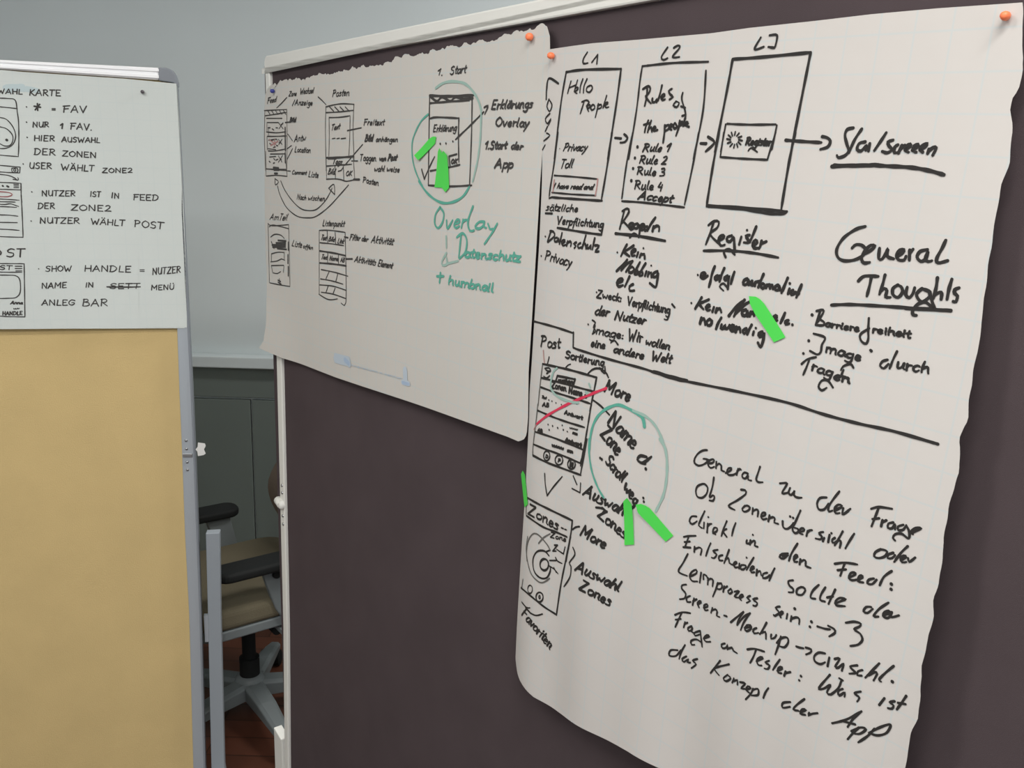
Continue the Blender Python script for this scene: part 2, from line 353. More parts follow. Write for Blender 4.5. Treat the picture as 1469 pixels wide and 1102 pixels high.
p1 = S1.build('sheet', '389.7 120.6 407 111 435 109.6 457 104 482 102 495 97 523 91 548 91 560 83 579 77 610 72.5 642 64 673 58 701 55 711 52 720 47 736 40.5 748 41 767 35 780 29.5 785 31',
    '371.4 499.4 396 510 405 514 480 541 540 561 615 586 690 613 728 626.7 743.4 633.3',
    '389.7 120.6 384 127 380.5 136 379 165 379.5 260 380.5 354 382.3 430 381.6 465 378 489 371.4 499.4',
    '785 31 789 45 789.5 72 787.5 110 783 160 778.5 210 775 260 770 346 763 460 758.5 530 757.5 600 755.5 624 751 631 743.4 633.3', P1M, t1, .037, -1, 300, 80, .0046)
t2 = sheet_top('flipchart_sheet', 'tall flipchart sheet reading General Thoughts and Startscreen, torn along its right side', S2, 1100, 900)
p2 = S2.build('sheet', '787 71 850 62 915 57 1020 47.7 1075 40 1169 30 1250 20.4 1345 12 1466.6 4',
    '752 985 765 1000 800 1021 900 1078 1000 1132 1100 1172 1200 1210 1275 1240',
    '787 71 785 110 781 160 778 210 777.5 260 773.8 346 766.5 460 762.8 520 759.5 565 759 600 756.5 650 754 700 750 760 745.5 830 741.5 900 739.5 945 742 965 746 977 752 985',
    '1466.6 4 1468 16 1466.6 93 1468 101 1461 128 1451.6 142 1450 158 1453 174 1447.5 237 1438 262 1432.6 289 1430 310 1421 360 1413 420 1406 485 1395 540 1388 600 1377.4 630 1375.7 679.5 1369.8 696.5 1361 725.6 1360 739 1354 771.6 1352 800 1346 839 1338.7 865 1338.7 880 1336 902 1328.4 926 1322.5 958.7 1322.5 972 1320 1000 1316.5 1031 1306 1056 1299 1099 1290 1160 1275 1240', P2M, t2, .037, -2.5, 140, 170, .0016)
t3 = sheet_top('flipchart_sheet', 'flipchart sheet of capital letter notes pinned on the mustard board, reading NUR 1 FAV', S3, 130, 460)
p3 = S3.build('sheet', '-190 91 0 100 30 103 120 109 180 113 253 120', '-190 475 0 472.3 90 471.6 180 471.4 265 471', '-190 91 -190 280 -190 475',
    '253 120 256 175 259 232 261 270 260.5 300 264 375 265 471', P3M, t3, .037, 0, 60, 60)
under = Sheet(B2, lambda a, h: .0115); under.torn = ''
t4 = sheet_top('flipchart_sheet', 'blank sheet whose edge peeks out behind the capital letter notes', under, 268, 460)
under.build('sheet', '200 118 254 120.5', '200 470 268.3 470', '200 118 200 470', '254 120.5 257.5 175 263 290 266.5 375 268.3 470', P3M, t4, .037, 0, 6, 20)

# ---------------------------------------------------------------- handwriting
G = {}
for ln in """a 9|8 9 4 10 1 6 1 2 4 0 7 3 8 9;8 9 8 2 10 0
b 8|2 18 1 8 1 1;1 7 4 10 7 8 7 3 4 0 1 2
c 8|7 9 4 10 1 7 1 2 4 0 7 2
d 9|7 8 4 10 1 6 1 2 4 0 7 3;9 18 8 8 8 1 10 0
e 8|1 5 6 6 6 9 3 10 1 6 1 2 4 0 7 2
f 6|7 17 5 18 4 14 3 4 2 -7;0 9 6 10
g 9|8 9 4 10 1 6 2 2 5 1 8 5;8 10 8 2 7 -6 4 -8 0 -6
h 9|2 18 1 8 1 0;1 6 4 10 7 9 7 3 8 0
i 4|2 10 1 4 2 0;2 14 2 15.5
j 5|4 10 4 0 3 -7 0 -7;4 14 4 15
k 8|2 18 1 8 1 0;7 10 1 5 7 0
l 4|2 18 1 8 1 2 3 0
m 13|1 10 1 0;1 7 3 10 6 9 6 0;6 7 9 10 12 9 12 1 13 0
n 9|1 10 1 0;1 7 4 10 7 9 7 2 9 0
o 9|5 10 1 8 1 2 4 0 8 3 8 8 5 10
p 8|1 10 1 0 0 -8;1 8 4 10 7 8 7 3 4 0 1 2
r 6|1 10 1 0;1 6 3 9 6 9
s 7|6 9 3 10 1 8 5 5 5 1 0 0
t 5|3 16 2 6 3 0 5 1;0 10 6 11
u 9|1 10 1 2 3 0 6 3 7 10;7 10 7 2 9 0
v 8|0 10 3 0 7 10
w 12|0 10 2 1 5 6 8 1 11 10
x 8|0 10 7 0;7 10 0 0
y 8|0 10 3 2;7 10 3 -2 0 -8
z 8|0 10 7 10|;7 10 0 0;0 0 7 0
ä 9|8 9 4 10 1 6 1 2 4 0 7 3 8 9 8 2 10 0;3 14 3 15;7 14 7 15
ü 9|1 10 1 2 3 0 6 3 7 10;7 10 7 2 9 0;2 14 2 15;6 14 6 15
A 12|0 0 6 18;6 18 11 0;2 6 9 7
B 11|2 18 1 0;1 17 7 18 8 13 2 10;2 10 9 9 10 3 6 0 1 0
C 11|10 16 6 18 1 12 1 4 5 0 10 2
D 12|2 18 1 0;0 17 6 18 11 12 9 4 5 0 0 0
E 10|1 18 1 0;1 18 9 18;1 9 7 9.5;1 0 9 0
F 10|2 18 1 0;0 17 10 18;1 9 8 10
G 12|11 15 6 18 1 12 1 4 6 0 10 4 10 8 6 8
H 11|1 18 1 0;10 18 10 0;1 9 10 9
I 4|2 18 1 0
K 10|2 18 1 0;9 18 1 8;2 9 9 0
L 9|2 18 1 0;1 0 8 0
M 15|1 0 2 18;2 18 7 6;7 6 13 18;13 18 13 0
N 12|1 0 1 18;1 18 10 0;10 0 10 18
O 12|6 18 1 13 1 5 6 0 11 5 11 13 6 18
P 10|2 18 1 0;0 17 6 18 9 14 7 10 1 8
R 11|2 18 1 0;0 17 6 18 9 14 7 10 2 9;3 9 10 0
S 10|9 16 5 18 1 14 3 10 8 8 8 2 4 0 0 2
T 10|0 18 10 18;5 18 4 0
U 11|1 18 1 5 5 0 9 4 10 18;10 18 10 0
V 11|0 18 5 0;5 0 10 18
W 16|0 18 4 0;4 0 8 11;8 11 11 0;11 0 15 18
Z 11|1 18 10 18;10 18 0 0;0 0 10 0
Ä 12|0 0 6 18;6 18 11 0;2 6 9 7;3 21 3 22;8 21 8 22
Ü 11|1 18 1 5 5 0 9 4 10 18;2 22 2 23;8 22 8 23
1 7|1 12 6 18;6 18 5 0
2 9|1 15 5 18 8 14 6 8 0 0;0 0 9 0
3 9|1 17 6 18 7 13 3 10;3 10 8 7 7 1 0 0
4 9|4 18 1 8;1 8 7 8;7 14 6 0
. 3|1 0 1.5 .8
: 4|1 8 1.5 8.6;1 1 1.5 1.6
- 6|1 5 5 5
/ 6|5 18 0 -2
+ 9|0 8 8 8;4 14 4 0""".split('\n'):
    k, r = ln[0], ln[2:]; wd, st = r.split('|', 1)
    G[k] = (float(wd), [[float(v) for v in q.replace('|', '').split()] for q in st.split(';')])
def cr_spline(p, step=2.2):
    if len(p) < 3: return p
    q = [p[0]] + p + [p[-1]]; out = []
    for i in range(1, len(q)-2):
        a, b, c, d = q[i-1:i+3]; n = max(2, int(math.dist(b, c)/step)); n = min(n, 12)
        for k in range(n):
            t = k/n; out.append(tuple(.5*(2*b[m]+(c[m]-a[m])*t+(2*a[m]-5*b[m]+4*c[m]-d[m])*t*t+(3*b[m]-a[m]-3*c[m]+d[m])*t**3) for m in (0, 1)))
    return out + [p[-1]]
class Pen:
    """collects strokes (given as positions on the sheet) and turns them into thin ink ribbons lying on the paper"""
    def __init__(s, sheet, root, layer=0): s.S = sheet; s.root = root; s.k = 1.0; s.V = []; s.F = []; s.n = 0; s.parts = []; s.auto = False; s.e = .0006+.0003*layer
    def frame(s, ox, oy, sc): s.o = (ox, oy, sc); return s
    def stroke(s, pts, wd, smooth=True, taper=True):
        ox, oy, sc = s.o; pp = [(ox+x/sc, oy+y/sc) for x, y in pts]
        if smooth: pp = cr_spline(pp)
        if len(pp) == 2 and math.dist(*pp) > 14:
            a, b = pp; k = int(math.dist(a, b)/8)+1; pp = [(a[0]+(b[0]-a[0])*i/k, a[1]+(b[1]-a[1])*i/k) for i in range(k+1)]
        q = [s.S.sh(*p) for p in pp]; q = [q[0]] + [b for a, b in zip(q, q[1:]) if math.dist(a, b) > 2e-5]
        if len(q) == 1: q = [q[0], (q[0][0]+wd*.2, q[0][1])]
        n = len(q); r0 = wd/2*s.k; e = s.e + random.random()*.00012; Lf, Rt = [], []
        for i in range(n):
            a, b = q[max(i-1, 0)], q[min(i+1, n-1)]; dx, dy = b[0]-a[0], b[1]-a[1]; L = math.hypot(dx, dy) or 1e-9; dx /= L; dy /= L
            r = r0*(1 + .12*math.sin(i*.7+s.n)) 
            if taper and n > 4 and i > n-3: r *= .85
            Lf.append((q[i][0]-dy*r, q[i][1]+dx*r)); Rt.append((q[i][0]+dy*r, q[i][1]-dx*r))
            if i == 0: c0 = [(q[0][0]+r*(-dx*math.cos(t)-dy*math.sin(t)), q[0][1]+r*(-dy*math.cos(t)+dx*math.sin(t))) for t in (.8, 0, -.8)]
            if i == n-1: c1 = [(q[-1][0]+r*(dx*math.cos(t)-dy*math.sin(t)), q[-1][1]+r*(dy*math.cos(t)+dx*math.sin(t))) for t in (-.8, 0, .8)]
        base = len(s.V); P = lambda z: s.V.append(s.S.pos(z[0], z[1], e))
        for z in Lf: P(z)
        for z in Rt: P(z)
        for i in range(n-1): s.F.append((base+i, base+n+i, base+n+i+1, base+i+1))
        k = len(s.V); [P(z) for z in c0]; s.F.append((base+0, k, k+1, k+2, base+n))
        k = len(s.V); [P(z) for z in c1]; s.F.append((base+2*n-1, k, k+1, k+2, base+n-1))
        s.n += 1; return s
    def D(s, txt, wd, smooth=True):                                # strokes divided by '|'
        keep = s.V, s.F
        if s.auto: s.V, s.F = [], []
        for q in txt.split('|'): s.stroke(poly(q), wd, smooth)
        if s.auto: s.parts.append((None, s.V, s.F)); s.V, s.F = keep
        return s
    def T(s, text, x0, y0, x1, y1, xh, wd, sl=.2, jit=.35):        # word on a baseline
        if jit == .35: jit = .6
        if any(c.islower() for c in text): sl += .1
        keep = s.V, s.F; s.V, s.F = [], []
        adv = [G[c][0]+(1.2 if c.islower() else 2) if c in G else 6 for c in text]; tot = sum(adv)-1.5; kx = math.hypot(x1-x0, y1-y0)/tot
        bx, by = (x1-x0)/tot, (y1-y0)/tot; ux, uy = sl*xh/10, -xh/10; cur = 0
        for c, ad in zip(text, adv):
            if c in G:
                jy = random.uniform(-jit, jit)
                for st in G[c][1]:
                    pts = []
                    for gx, gy in zip(st[::2], st[1::2]):
                        gx += random.uniform(-jit, jit)*.8; gy += random.uniform(-jit, jit)*.8 + jy
                        pts.append((x0+(cur+gx)*bx+gy*ux, y0+(cur+gx)*by+gy*uy))
                    s.stroke(pts, wd)
            cur += ad
        s.parts.append(('word', s.V, s.F)); s.V, s.F = keep; return s
    def C(s, text, x0, y0, x1, y1, H, wd): return s.T(text, x0, y0, x1, y1, H/1.8, wd, .04, .5)
    def W(s, txt, wd): a = s.auto; s.auto = True; s.D(txt, wd); s.parts[-1] = ('word',) + s.parts[-1][1:]; s.auto = a; return s   # one traced word
    def dots(s, txt, wd):
        for x, y in poly(txt): s.stroke([(x-1, y-1), (x+1, y+1)], wd, False)
        return s
    def loop(s, x, y, rx, ry, wd):
        return s.stroke([(x+rx*math.cos(t*math.pi/6), y+ry*math.sin(t*math.pi/6)) for t in range(13)], wd)
    def done(s, name, m, label=None):
        if s.V:
            o = mk(name, s.V, s.F, m, s.root, label=label)
        for nm, V, F in s.parts: mk(nm or name, V, F, m, s.root, label=label if not nm else None)
        s.V, s.F, s.parts = [], [], []; return s
P = Pen(S2, t2); P.k = .76; W_ = .0036; WB = .0046

# --- right sheet, lower right note
P.auto = True
P.frame(950, 630, 5.86)
P.D('380 92 345 95 305 120 275 165 275 200 305 222 345 215 380 190 372 168 348 165|372 168 400 178 425 168 440 178 425 200 385 205|400 180 388 215 410 242 440 232|458 190 455 245|458 225 480 205 500 225 500 260 525 272|535 285 575 265 585 245 560 245 545 275 560 300 600 300 625 285|640 250 628 300|632 270 655 250 665 258|722 290 695 280 675 300 680 325 705 330 725 300 725 340 752 348|825 232 810 280 793 335 808 360 848 362', W_)
P.D('992 372 1045 368 1048 385 1010 455 1060 450|1078 410 1065 450 1085 470 1110 445 1115 430 1110 470 1135 490 1175 492', W_)
P.D('345 375 300 395 285 440 300 485 340 492 375 460 385 410 360 378 335 378|437 322 425 400 400 490 430 470 442 490 430 518 400 515', W_)
P.D('665 425 700 430 705 460 640 510 570 550 565 570 612 595|700 560 675 585 690 610 725 600 740 575 715 558 690 568|765 580 760 630|765 605 795 590 810 605 805 650|835 650 865 640 870 620 845 620 833 650 850 675 880 668|905 640 895 690|902 665 935 655 950 670 945 700 978 712|1015 690 1020 740 1050 755 1085 735 1105 705|1165 600 1130 680 1098 755 1120 790 1145 780 1145 755 1115 745|1160 780 1195 770 1190 750 1165 755 1158 790 1185 800|1225 770 1215 815|1220 790 1240 768 1262 765', W_).dots('1078 650 1104 662', W_)
P.D('290 650 250 650 232 690 255 715 295 690|360 605 325 680 310 725 338 748|355 700 352 750|385 710 380 785|383 735 400 715 418 712|430 790 460 775 465 750 440 745 428 780 450 800|545 690 520 750 500 815|543 755 515 775 545 822|620 705 600 760 588 812', W_).dots('390 655', W_)
P.D('715 850 710 875 740 875 748 850|745 850 740 885|745 872 775 852 785 865 780 895 805 905', W_).dots('765 805', W_)
P.D('1060 960 1010 965 990 990 1020 1005 1062 975|1015 985 1045 970|1140 878 1090 960 1068 1022|1110 1010 1140 985 1130 970 1110 990 1115 1030 1140 1030|1165 1010 1158 1052|1163 1033 1195 1015 1210 1030 1210 1065 1250 1082', W_)
P.D('285 812 220 815 183 822|225 820 195 905|190 865 235 860|180 908 240 912|275 905 272 948|278 925 310 910 335 925 325 972|410 875 390 920 370 982|470 930 430 940 460 970 440 1000 418 995|510 975 480 985 483 1018 512 1020|565 930 545 985 523 1042|535 1008 560 1000 568 1040 592 1055', W_)
P.frame(950, 790, 5.86)
P.D('600 120 632 102 620 92 603 110 615 140 638 138|652 108 648 150|705 125 670 120 658 150 685 158 710 135|772 58 735 120 712 162|742 165 775 145 765 130 745 150 752 182 778 180|800 160 795 207|798 185 825 170 835 207|885 185 852 195 850 230 885 225 905 205|948 148 925 195 902 252', W_).dots('712 58', W_)
P.D('218 28 180 100 140 175 212 212|240 215 290 190 290 160 255 175 233 215 255 255 298 258|330 185 318 268|350 240 350 200 375 212 383 230|390 230 385 285|385 250 410 235 430 250 425 300|470 270 455 320 428 385|465 280 500 275 505 310 485 325 458 318|525 300 515 345|522 315 550 300|580 320 555 340 568 362 592 345 578 320|610 345 650 340 610 385 648 395|655 400 685 380 670 370 648 395 668 418|742 380 715 395 742 420 712 438|802 400 765 410 802 440 790 465 768 460', W_)
P.D('990 470 955 480 985 520 950 548 940 540|990 545 1020 525 1010 510 990 530 1000 562|1055 530 1048 572|1090 550 1083 592|1088 573 1130 560 1155 575 1153 618', W_).dots('1117 488 1258 598 1245 640', WB)
P.D('205 285 170 290 168 320 200 360 190 400 150 408|238 380 208 395 213 430 242 430|270 400 258 457|262 425 292 408|300 450 330 435 320 420 298 440 312 477|352 480 385 470 380 450 355 460 362 500 388 498|425 480 413 522|420 503 450 492 465 515 460 545 485 558|523 545 545 552', W_)
P.D('578 602 640 550 685 515|685 515 640 590 632 625|635 620 690 555 742 525|742 525 690 600 662 668|720 625 695 650 712 677 750 655 745 625 712 625|705 650 740 640|795 650 768 665 775 695 812 690|880 605 850 660 823 702|838 690 870 682 875 715 875 742|920 705 918 740 950 730 962 708|1000 720 985 780 953 872|965 775 1005 735 1052 730 1062 770 1030 812 985 800', W_)
P.D('1130 805 1160 815 1190 820|1210 815 1255 830 1250 855 1212 872', W_)
P.D('110 540 170 518 238 525|165 525 140 580 112 642|115 580 160 573|195 600 183 645|188 618 215 605|250 635 220 650 225 675 255 665 257 640 250 680 272 692|318 675 275 690 278 715 315 705|322 675 330 740 338 808|330 770 290 745 245 758 250 790 275 790|350 740 400 720 378 710 352 735 370 765 408 765', W_)
P.D('530 780 500 790 510 820 540 815 552 790 550 830|555 825 590 815 600 840 632 862', W_)
P.D('718 830 780 825 860 848|792 830 770 890 742 942|795 930 850 905 830 895 798 920 810 960 838 965|902 925 868 940 905 965 890 995 862 990|992 915 960 960 933 1002|970 1010 1012 990 1000 975 975 990 978 1025 1005 1030|1040 1015 1028 1052|1035 1030 1080 1020', W_).dots('1170 1055 1155 1090', WB)
P.frame(1130, 630, 5.86)
P.D('330 490 275 495 250 540 265 590 310 590 345 540|437 440 390 500 345 570 350 608 378 600|400 600 440 580 460 560 430 550 398 580 405 622 440 620|410 590 450 575|470 580 462 632 488 620 530 585', W_)
P.D('705 585 770 570 880 585|770 572 740 650 708 732|715 672 772 665|800 680 788 732|795 700 832 682|890 700 850 710 845 745 880 750 905 715 905 760|975 720 930 735 935 765 975 760 1000 722|1000 728 1025 780 1018 835 960 795 905 800 888 830 905 852|1040 790 1080 770 1125 748 1080 745 1043 775 1055 798', W_)
P.D('785 925 740 950 730 985 765 1000 820 985 838 945 800 928 770 930|890 955 850 970 843 1000 880 1000 905 975|1012 900 960 950 898 1032|955 1020 1000 990 980 980 952 1000 965 1035 1000 1032|1015 1000 1025 1032 1075 995', W_)
P.D('302 780 265 790 290 820 278 842 238 835|310 830 298 858|355 805 343 865|400 830 378 845 380 870 400 868|466 775 430 840 398 892|408 862 440 850 450 868 440 912|562 795 520 860 488 918', W_).dots('370 790', W_)
P.frame(1110, 800, 5.86)
P.D('515 52 600 42 705 57|600 45 580 100 562 152|540 105 610 98|640 165 690 140 680 125 650 130 633 170 660 190 698 185|712 188 750 165 740 150 718 160 710 198 755 208|845 175 803 185 790 215 830 222 868 185|995 112 930 160 893 232', W_).dots('992 222 990 266', WB)
P.D('165 190 125 198 135 235 165 262 165 290 128 290|235 245 200 265 198 305 240 312 268 275 252 250 228 248|382 228 330 280 313 335 352 345|437 250 400 310 393 355 432 368|520 268 490 330 463 388|452 335 500 325|520 385 580 360 607 350 560 338 523 365 528 400 602 408', W_)
P.D('822 415 780 415 758 450 790 465 835 430|967 378 890 430 843 490 882 495|925 485 975 460 970 445 935 455 922 490 960 508 990 480|930 475 985 470|995 458 988 500 1055 485', W_)
P.D('370 578 435 598 475 602|460 572 510 600 517 632 468 662|608 547 680 538 735 555 722 580 680 602 730 640 748 690 712 730 648 742', W_)
P.D('435 805 380 798 343 830 350 872 395 895 435 878|470 840 455 912|515 852 558 848 520 915 545 925 590 890 575 950|705 905 645 915 675 950 690 970 638 975|748 945 712 955 705 987 742 992|890 888 830 950 773 1008|800 990 850 962 872 975 842 1032|1012 910 940 970 890 1022 905 1042', W_).dots('1000 1042', WB)
P.frame(950, 900, 3.97)
P.D('957 270 905 330 893 352 925 347 960 328 940 370 962 382 1005 345 1022 305|1030 350 1005 362 1010 388 1042 370 1040 395|1133 365 1098 375 1125 400 1112 422|1010 290 1030 302', W_)
P.D('1268 403 1238 442|1325 420 1298 427 1320 445 1310 463 1288 460|1392 390 1365 430 1338 467|1345 430 1388 437', W_)
P.D('90 130 50 130 42 160 80 162 108 130|132 100 110 140 98 180|140 165 115 180 125 197 152 180 145 200 162 200|202 180 175 190 195 210 168 232', W_)
P.D('332 190 300 230 277 260|383 210 310 228 300 240 325 272|375 270 350 290 365 307 392 290 372 270|410 290 400 315|408 307 430 300 430 326|445 312 475 320 450 347 472 350|480 355 507 345 490 335 478 355 497 372|520 350 505 380 477 410|515 357 547 350 547 385 508 387|607 346 590 370 578 402', W_)
P.D('732 425 690 430 688 457 730 452|812 408 770 440 748 467 778 475|790 482 822 470 800 465 788 490 817 498|840 487 833 502 855 492 887 488', W_)
P.D('970 546 1050 525 1137 478|1137 478 1090 520 1058 567|1020 532 1100 552|1122 570 1090 600 1058 637|1080 592 1130 570 1162 580 1130 605 1098 606|1212 578 1170 620 1118 655|1180 602 1240 570 1302 553 1280 600 1230 615 1188 605', W_)
P.done('word', INK)

# --- General Thoughts and its list
P.frame(1140, 320, 5.65)
P.D('575 28 500 50 400 120 345 210 352 275 400 305 480 300 550 268 580 225 550 182 500 175 468 202|560 255 620 220 655 185 620 180 575 220 545 280 562 322 612 318|690 205 685 288 712 290 745 240 760 208 755 270 805 290|830 270 880 240 890 215 855 218 830 260 845 297 890 300 905 270|845 245 885 230|935 220 932 300|936 245 962 212|1080 215 1020 230 995 275 1025 310 1065 290 1085 230 1062 290 1085 312 1115 305|1227 140 1200 200 1155 285 1165 322 1242 305', WB)
P.D('518 470 570 430 680 432|625 432 612 500 588 592|735 422 715 500 690 578|695 560 730 530 750 550 740 598 778 602|840 500 800 530 800 580 840 602 877 560 865 515 832 502|915 520 903 580 930 605 962 570 975 525|1035 530 990 580 1032 640 1090 602 1100 560 1035 532|1095 560 1118 640 1132 695 1065 642 1005 655 962 700 962 742 990 748|1160 445 1150 520 1128 612|1138 582 1180 560 1195 570 1190 618|1277 455 1255 530 1238 617|1335 525 1300 540 1300 570 1322 592 1310 637 1288 635', WB)
P.D('300 665 450 660 700 672 1000 692 1270 708|900 690 1270 712', WB).done('heading', INK)
P.frame(1130, 430, 5.86).dots('208 128 180 345 135 452 700 425 705 430', WB)
P.D('245 95 300 85 300 112 245 200|275 100 238 212|265 160 310 190 300 215 240 213|685 155 680 250 680 330 660 370 620 345 615 290 690 240|220 285 315 318 290 380 280 440 250 460 190 430|555 572 530 540 470 560 450 592|842 505 800 518 780 555 810 577 850 540|922 435 890 500 860 577|120 540 170 500 240 483|182 510 160 570 133 630|383 738 340 680 290 680 262 730 290 762 330 740|472 590 455 640 490 650 520 690', W_)
P.T('arriere', 318, 225, 602, 265, 30, W_, 0).T('reiheit', 712, 275, 1030, 320, 34, W_, 0).T('mage', 318, 440, 615, 515, 42, W_, .1).T('urch', 915, 575, 1190, 618, 48, W_, .1).T('rag', 198, 590, 372, 650, 42, W_).T('en', 385, 672, 520, 700, 42, W_)
P.done('handwriting', INK)

# --- top flow L1, L2, L3, start screen
P.frame(770, 40, 5.86)
P.D('428 205 395 260 395 300 432 295|465 290 515 225|515 225 507 302', W_).D('1102 165 1050 245 1068 270 1102 255|1155 168 1185 150 1207 155 1195 180 1143 245 1202 245', W_)
P.D('250 372 400 352 712 345|250 372 205 640 150 1100|712 345 672 640 600 1102', WB)
P.D('660 925 712 930|738 895 765 925 742 960 705 965', WB).D('1385 970 1430 970', W_)
P.D('930 318 1150 295 1445 285|890 322 870 450 840 700 775 1102|890 322 930 318|1425 360 1400 700 1320 1102', .0038)
P.frame(770, 190, 5.86).D('180 0 150 250 108 530 130 545 300 558 552 575|635 0 600 250 545 575', WB)
P.D('150 362 300 372 515 392|130 505 300 520 497 530', .0034).D('810 0 760 250 718 555|718 578 900 590 1242 630|1365 0 1320 250 1245 608', .0038)
P.done('screen_sketch', INK)
P.D('515 392 508 460 495 530|150 400 138 500', .003).done('screen_sketch', REDF)
P.frame(770, 40, 5.86).W('290 450 275 500 262 550|345 440 330 490 318 535|280 502 332 480|325 535 350 515 345 500 325 510 322 540 340 550|390 430 370 490 365 545|425 430 400 490 395 545|450 485 425 500 420 530 445 542 470 510 462 485 445 486', .0034).W('382 622 420 608 442 625 420 658|400 620 385 670 368 722|430 680 455 660 440 645 425 670 438 702|475 645 455 665 465 692 490 675 485 650 472 646|520 640 510 690 495 752|515 652 545 645 545 670 518 680|590 570 575 620 560 672|575 652 600 637 595 625 573 645 585 670 607 665', .0036).T('Privacy', 222, 1035, 420, 1032, 36, .003, .3).dots('195 1015', .002)
P.D('185 468 105 425 85 520 82 600', .0045).D('105 600 88 660 110 702 130 650 105 600|112 720 75 765 92 805 122 765 100 820|92 830 74 870|85 885 112 905 62 950|72 985 50 1025', .0035)
P.W('930 495 930 560 910 655|895 515 940 490 957 510 945 550 918 575 940 610 962 635|975 595 975 625 1000 620 1012 595 1010 627|1055 485 1040 550 1022 612|1050 592 1080 570 1070 555 1048 580 1060 607 1082 600|1138 513 1112 530 1125 560 1147 580 1118 602', .0042).D('1175 617 1150 650 1178 667 1200 632 1170 617|1230 545 1222 600 1250 700 1255 765|1215 660 1250 672|1225 740 1255 732', .0034).W('940 780 920 830 910 877|902 815 952 800|965 780 945 840 935 877|943 852 965 835 970 872|980 852 1005 837 990 830 978 850 990 867 1018 858', .0042).W('1080 820 1075 890 1065 965|1080 832 1110 815 1115 845 1083 867|1120 842 1145 820 1130 810 1113 840 1135 857|1165 800 1150 820 1160 847 1182 830 1165 800|1205 780 1195 840 1173 907|1200 802 1227 790 1220 815 1193 827|1250 760 1240 800 1233 827|1245 817 1277 800 1262 790 1248 815 1282 832', .0044)
P.frame(770, 190, 5.86).T('Toll', 197, 302, 300, 298, 40, .0032, .2).T('I have read and', 140, 470, 470, 480, 24, .0030, .3)
P.dots('850 122 828 215 812 303 797 405', .006).T('Rule 1', 893, 158, 1115, 162, 36, .0034, .25).T('Rule 2', 862, 258, 1090, 268, 36, .0034, .2).T('Rule 3', 843, 352, 1080, 368, 34, .0034, .1).T('Rule 4', 822, 472, 1058, 490, 38, .0034, .1).T('Accept', 852, 562, 1130, 588, 36, .0038, .4)
P.done('handwriting', INK)
P.frame(990, 30, 5.86).D('597 140 545 238 622 218|670 122 733 122 718 215 700 225 660 218', W_)
P.D('360 322 600 305 1018 265|360 325 310 600 210 1102|1015 270 960 550 850 1102', WB).D('315 865 500 872 722 870|302 870 260 1100|732 878 690 1080', .0034)
P.frame(980, 190, 5.86).D('305 0 250 300 200 622|945 0 890 270 828 642|205 615 500 632 875 665|215 622 500 645 700 678 825 685 875 665', WB).D('345 0 315 205|780 0 712 225|315 207 500 220 712 230', .0034)
P.D('150 92 195 95|212 38 265 85 192 160', WB)
for k in range(12):
    t = k*2*math.pi/12; P.stroke([(435+36*math.cos(t), 62+38*math.sin(t)), (435+64*math.cos(t+.1), 62+68*math.sin(t+.1))], .0030, False)
P.D('865 65 1000 75 1165 85|1172 35 1215 45 1240 75 1220 120 1157 142', WB).done('screen_sketch', INK)
P.T('Register', 525, 105, 738, 112, 34, .0038, .2).D('550 155 575 130 625 165', .003)
P.D('215 780 265 745 302 752 290 800 232 858 322 950|258 760 225 860 193 942|360 1048 345 1000 390 980 437 1028', .0042).W('308 907 347 885 342 865 315 873 300 905 318 952 352 945|412 868 375 880 373 912 400 917 427 880 432 930 437 1005|492 878 473 942|562 863 530 870 547 900 550 927 513 925|617 793 590 860 563 922|588 952 627 925 612 903 588 930 600 972 642 970|662 913 650 960 640 977|655 937 702 917', .0050).dots('540 822', .0046).D('175 995 400 995 600 1015 802 1052', WB)
P.frame(1170, 160, 5.86).D('320 138 270 150 250 200 265 270 280 330 250 370 195 388 182 368|390 148 330 240 283 347|420 255 370 268 352 318 385 332 430 285 425 325|458 270 448 332|597 178 550 250 497 328|655 240 612 255 620 290 645 320 605 347 563 335|695 280 668 300 665 347 702 340|728 285 700 348|715 315 752 285|755 322 800 295 800 275 768 290 760 330 785 342|815 325 860 298 865 278 830 290 822 330 850 342|880 325 925 295 940 270 898 285 880 320 905 342|955 315 945 352|952 335 990 303 1018 305 988 367', .0044)
P.D('140 462 450 452 600 458 800 470 950 495 1082 532|160 452 400 455 530 445', .0052).done('heading', INK)

# --- the three lists under the screens
P.frame(770, 190, 5.86).T('sätzliche', 78, 655, 345, 668, 32, .0032, .15).D('75 680 132 682', .004).T('Verpflichtung', 168, 770, 560, 800, 34, .0036, .1).D('175 802 400 840 547 860|545 860 562 770', WB)
P.W('115 830 142 835 152 870 95 922|120 835 93 917|175 885 153 890 153 917 175 915 187 890 187 922|215 845 205 890 193 937|215 937 240 915 230 905 210 920 222 952 243 945|262 915 253 952|256 932 285 915 292 935 287 957|335 925 313 935 332 955 318 972|370 930 348 945 353 972 378 965|415 865 400 920 383 977|388 947 410 935 417 977|430 945 423 972 445 970 457 945 457 982|490 890 480 935 470 985|493 950 527 955 493 1002 524 1000', .0048).dots('75 875', .004)
P.D('722 662 762 640 778 668 722 760|738 660 700 812|727 745 782 802|785 882 820 850 862 877', WB).W('785 802 817 780 815 765 790 765 776 790 795 817 818 808|850 768 825 775 820 800 845 807 862 775 868 830 860 880|880 802 907 790 905 775 885 775 868 800 885 822 908 815|932 790 910 800 913 827 942 810|1000 716 962 770 933 827|985 790 976 830|980 807 1010 785 1032 795 1030 830', .0052).D('665 850 850 870 1082 912', .0054)
P.frame(770, 340, 5.86).T('Privacy', 68, 190, 290, 250, 42, .0036, .15).dots('40 160 680 130 505 465 435 735', .004)
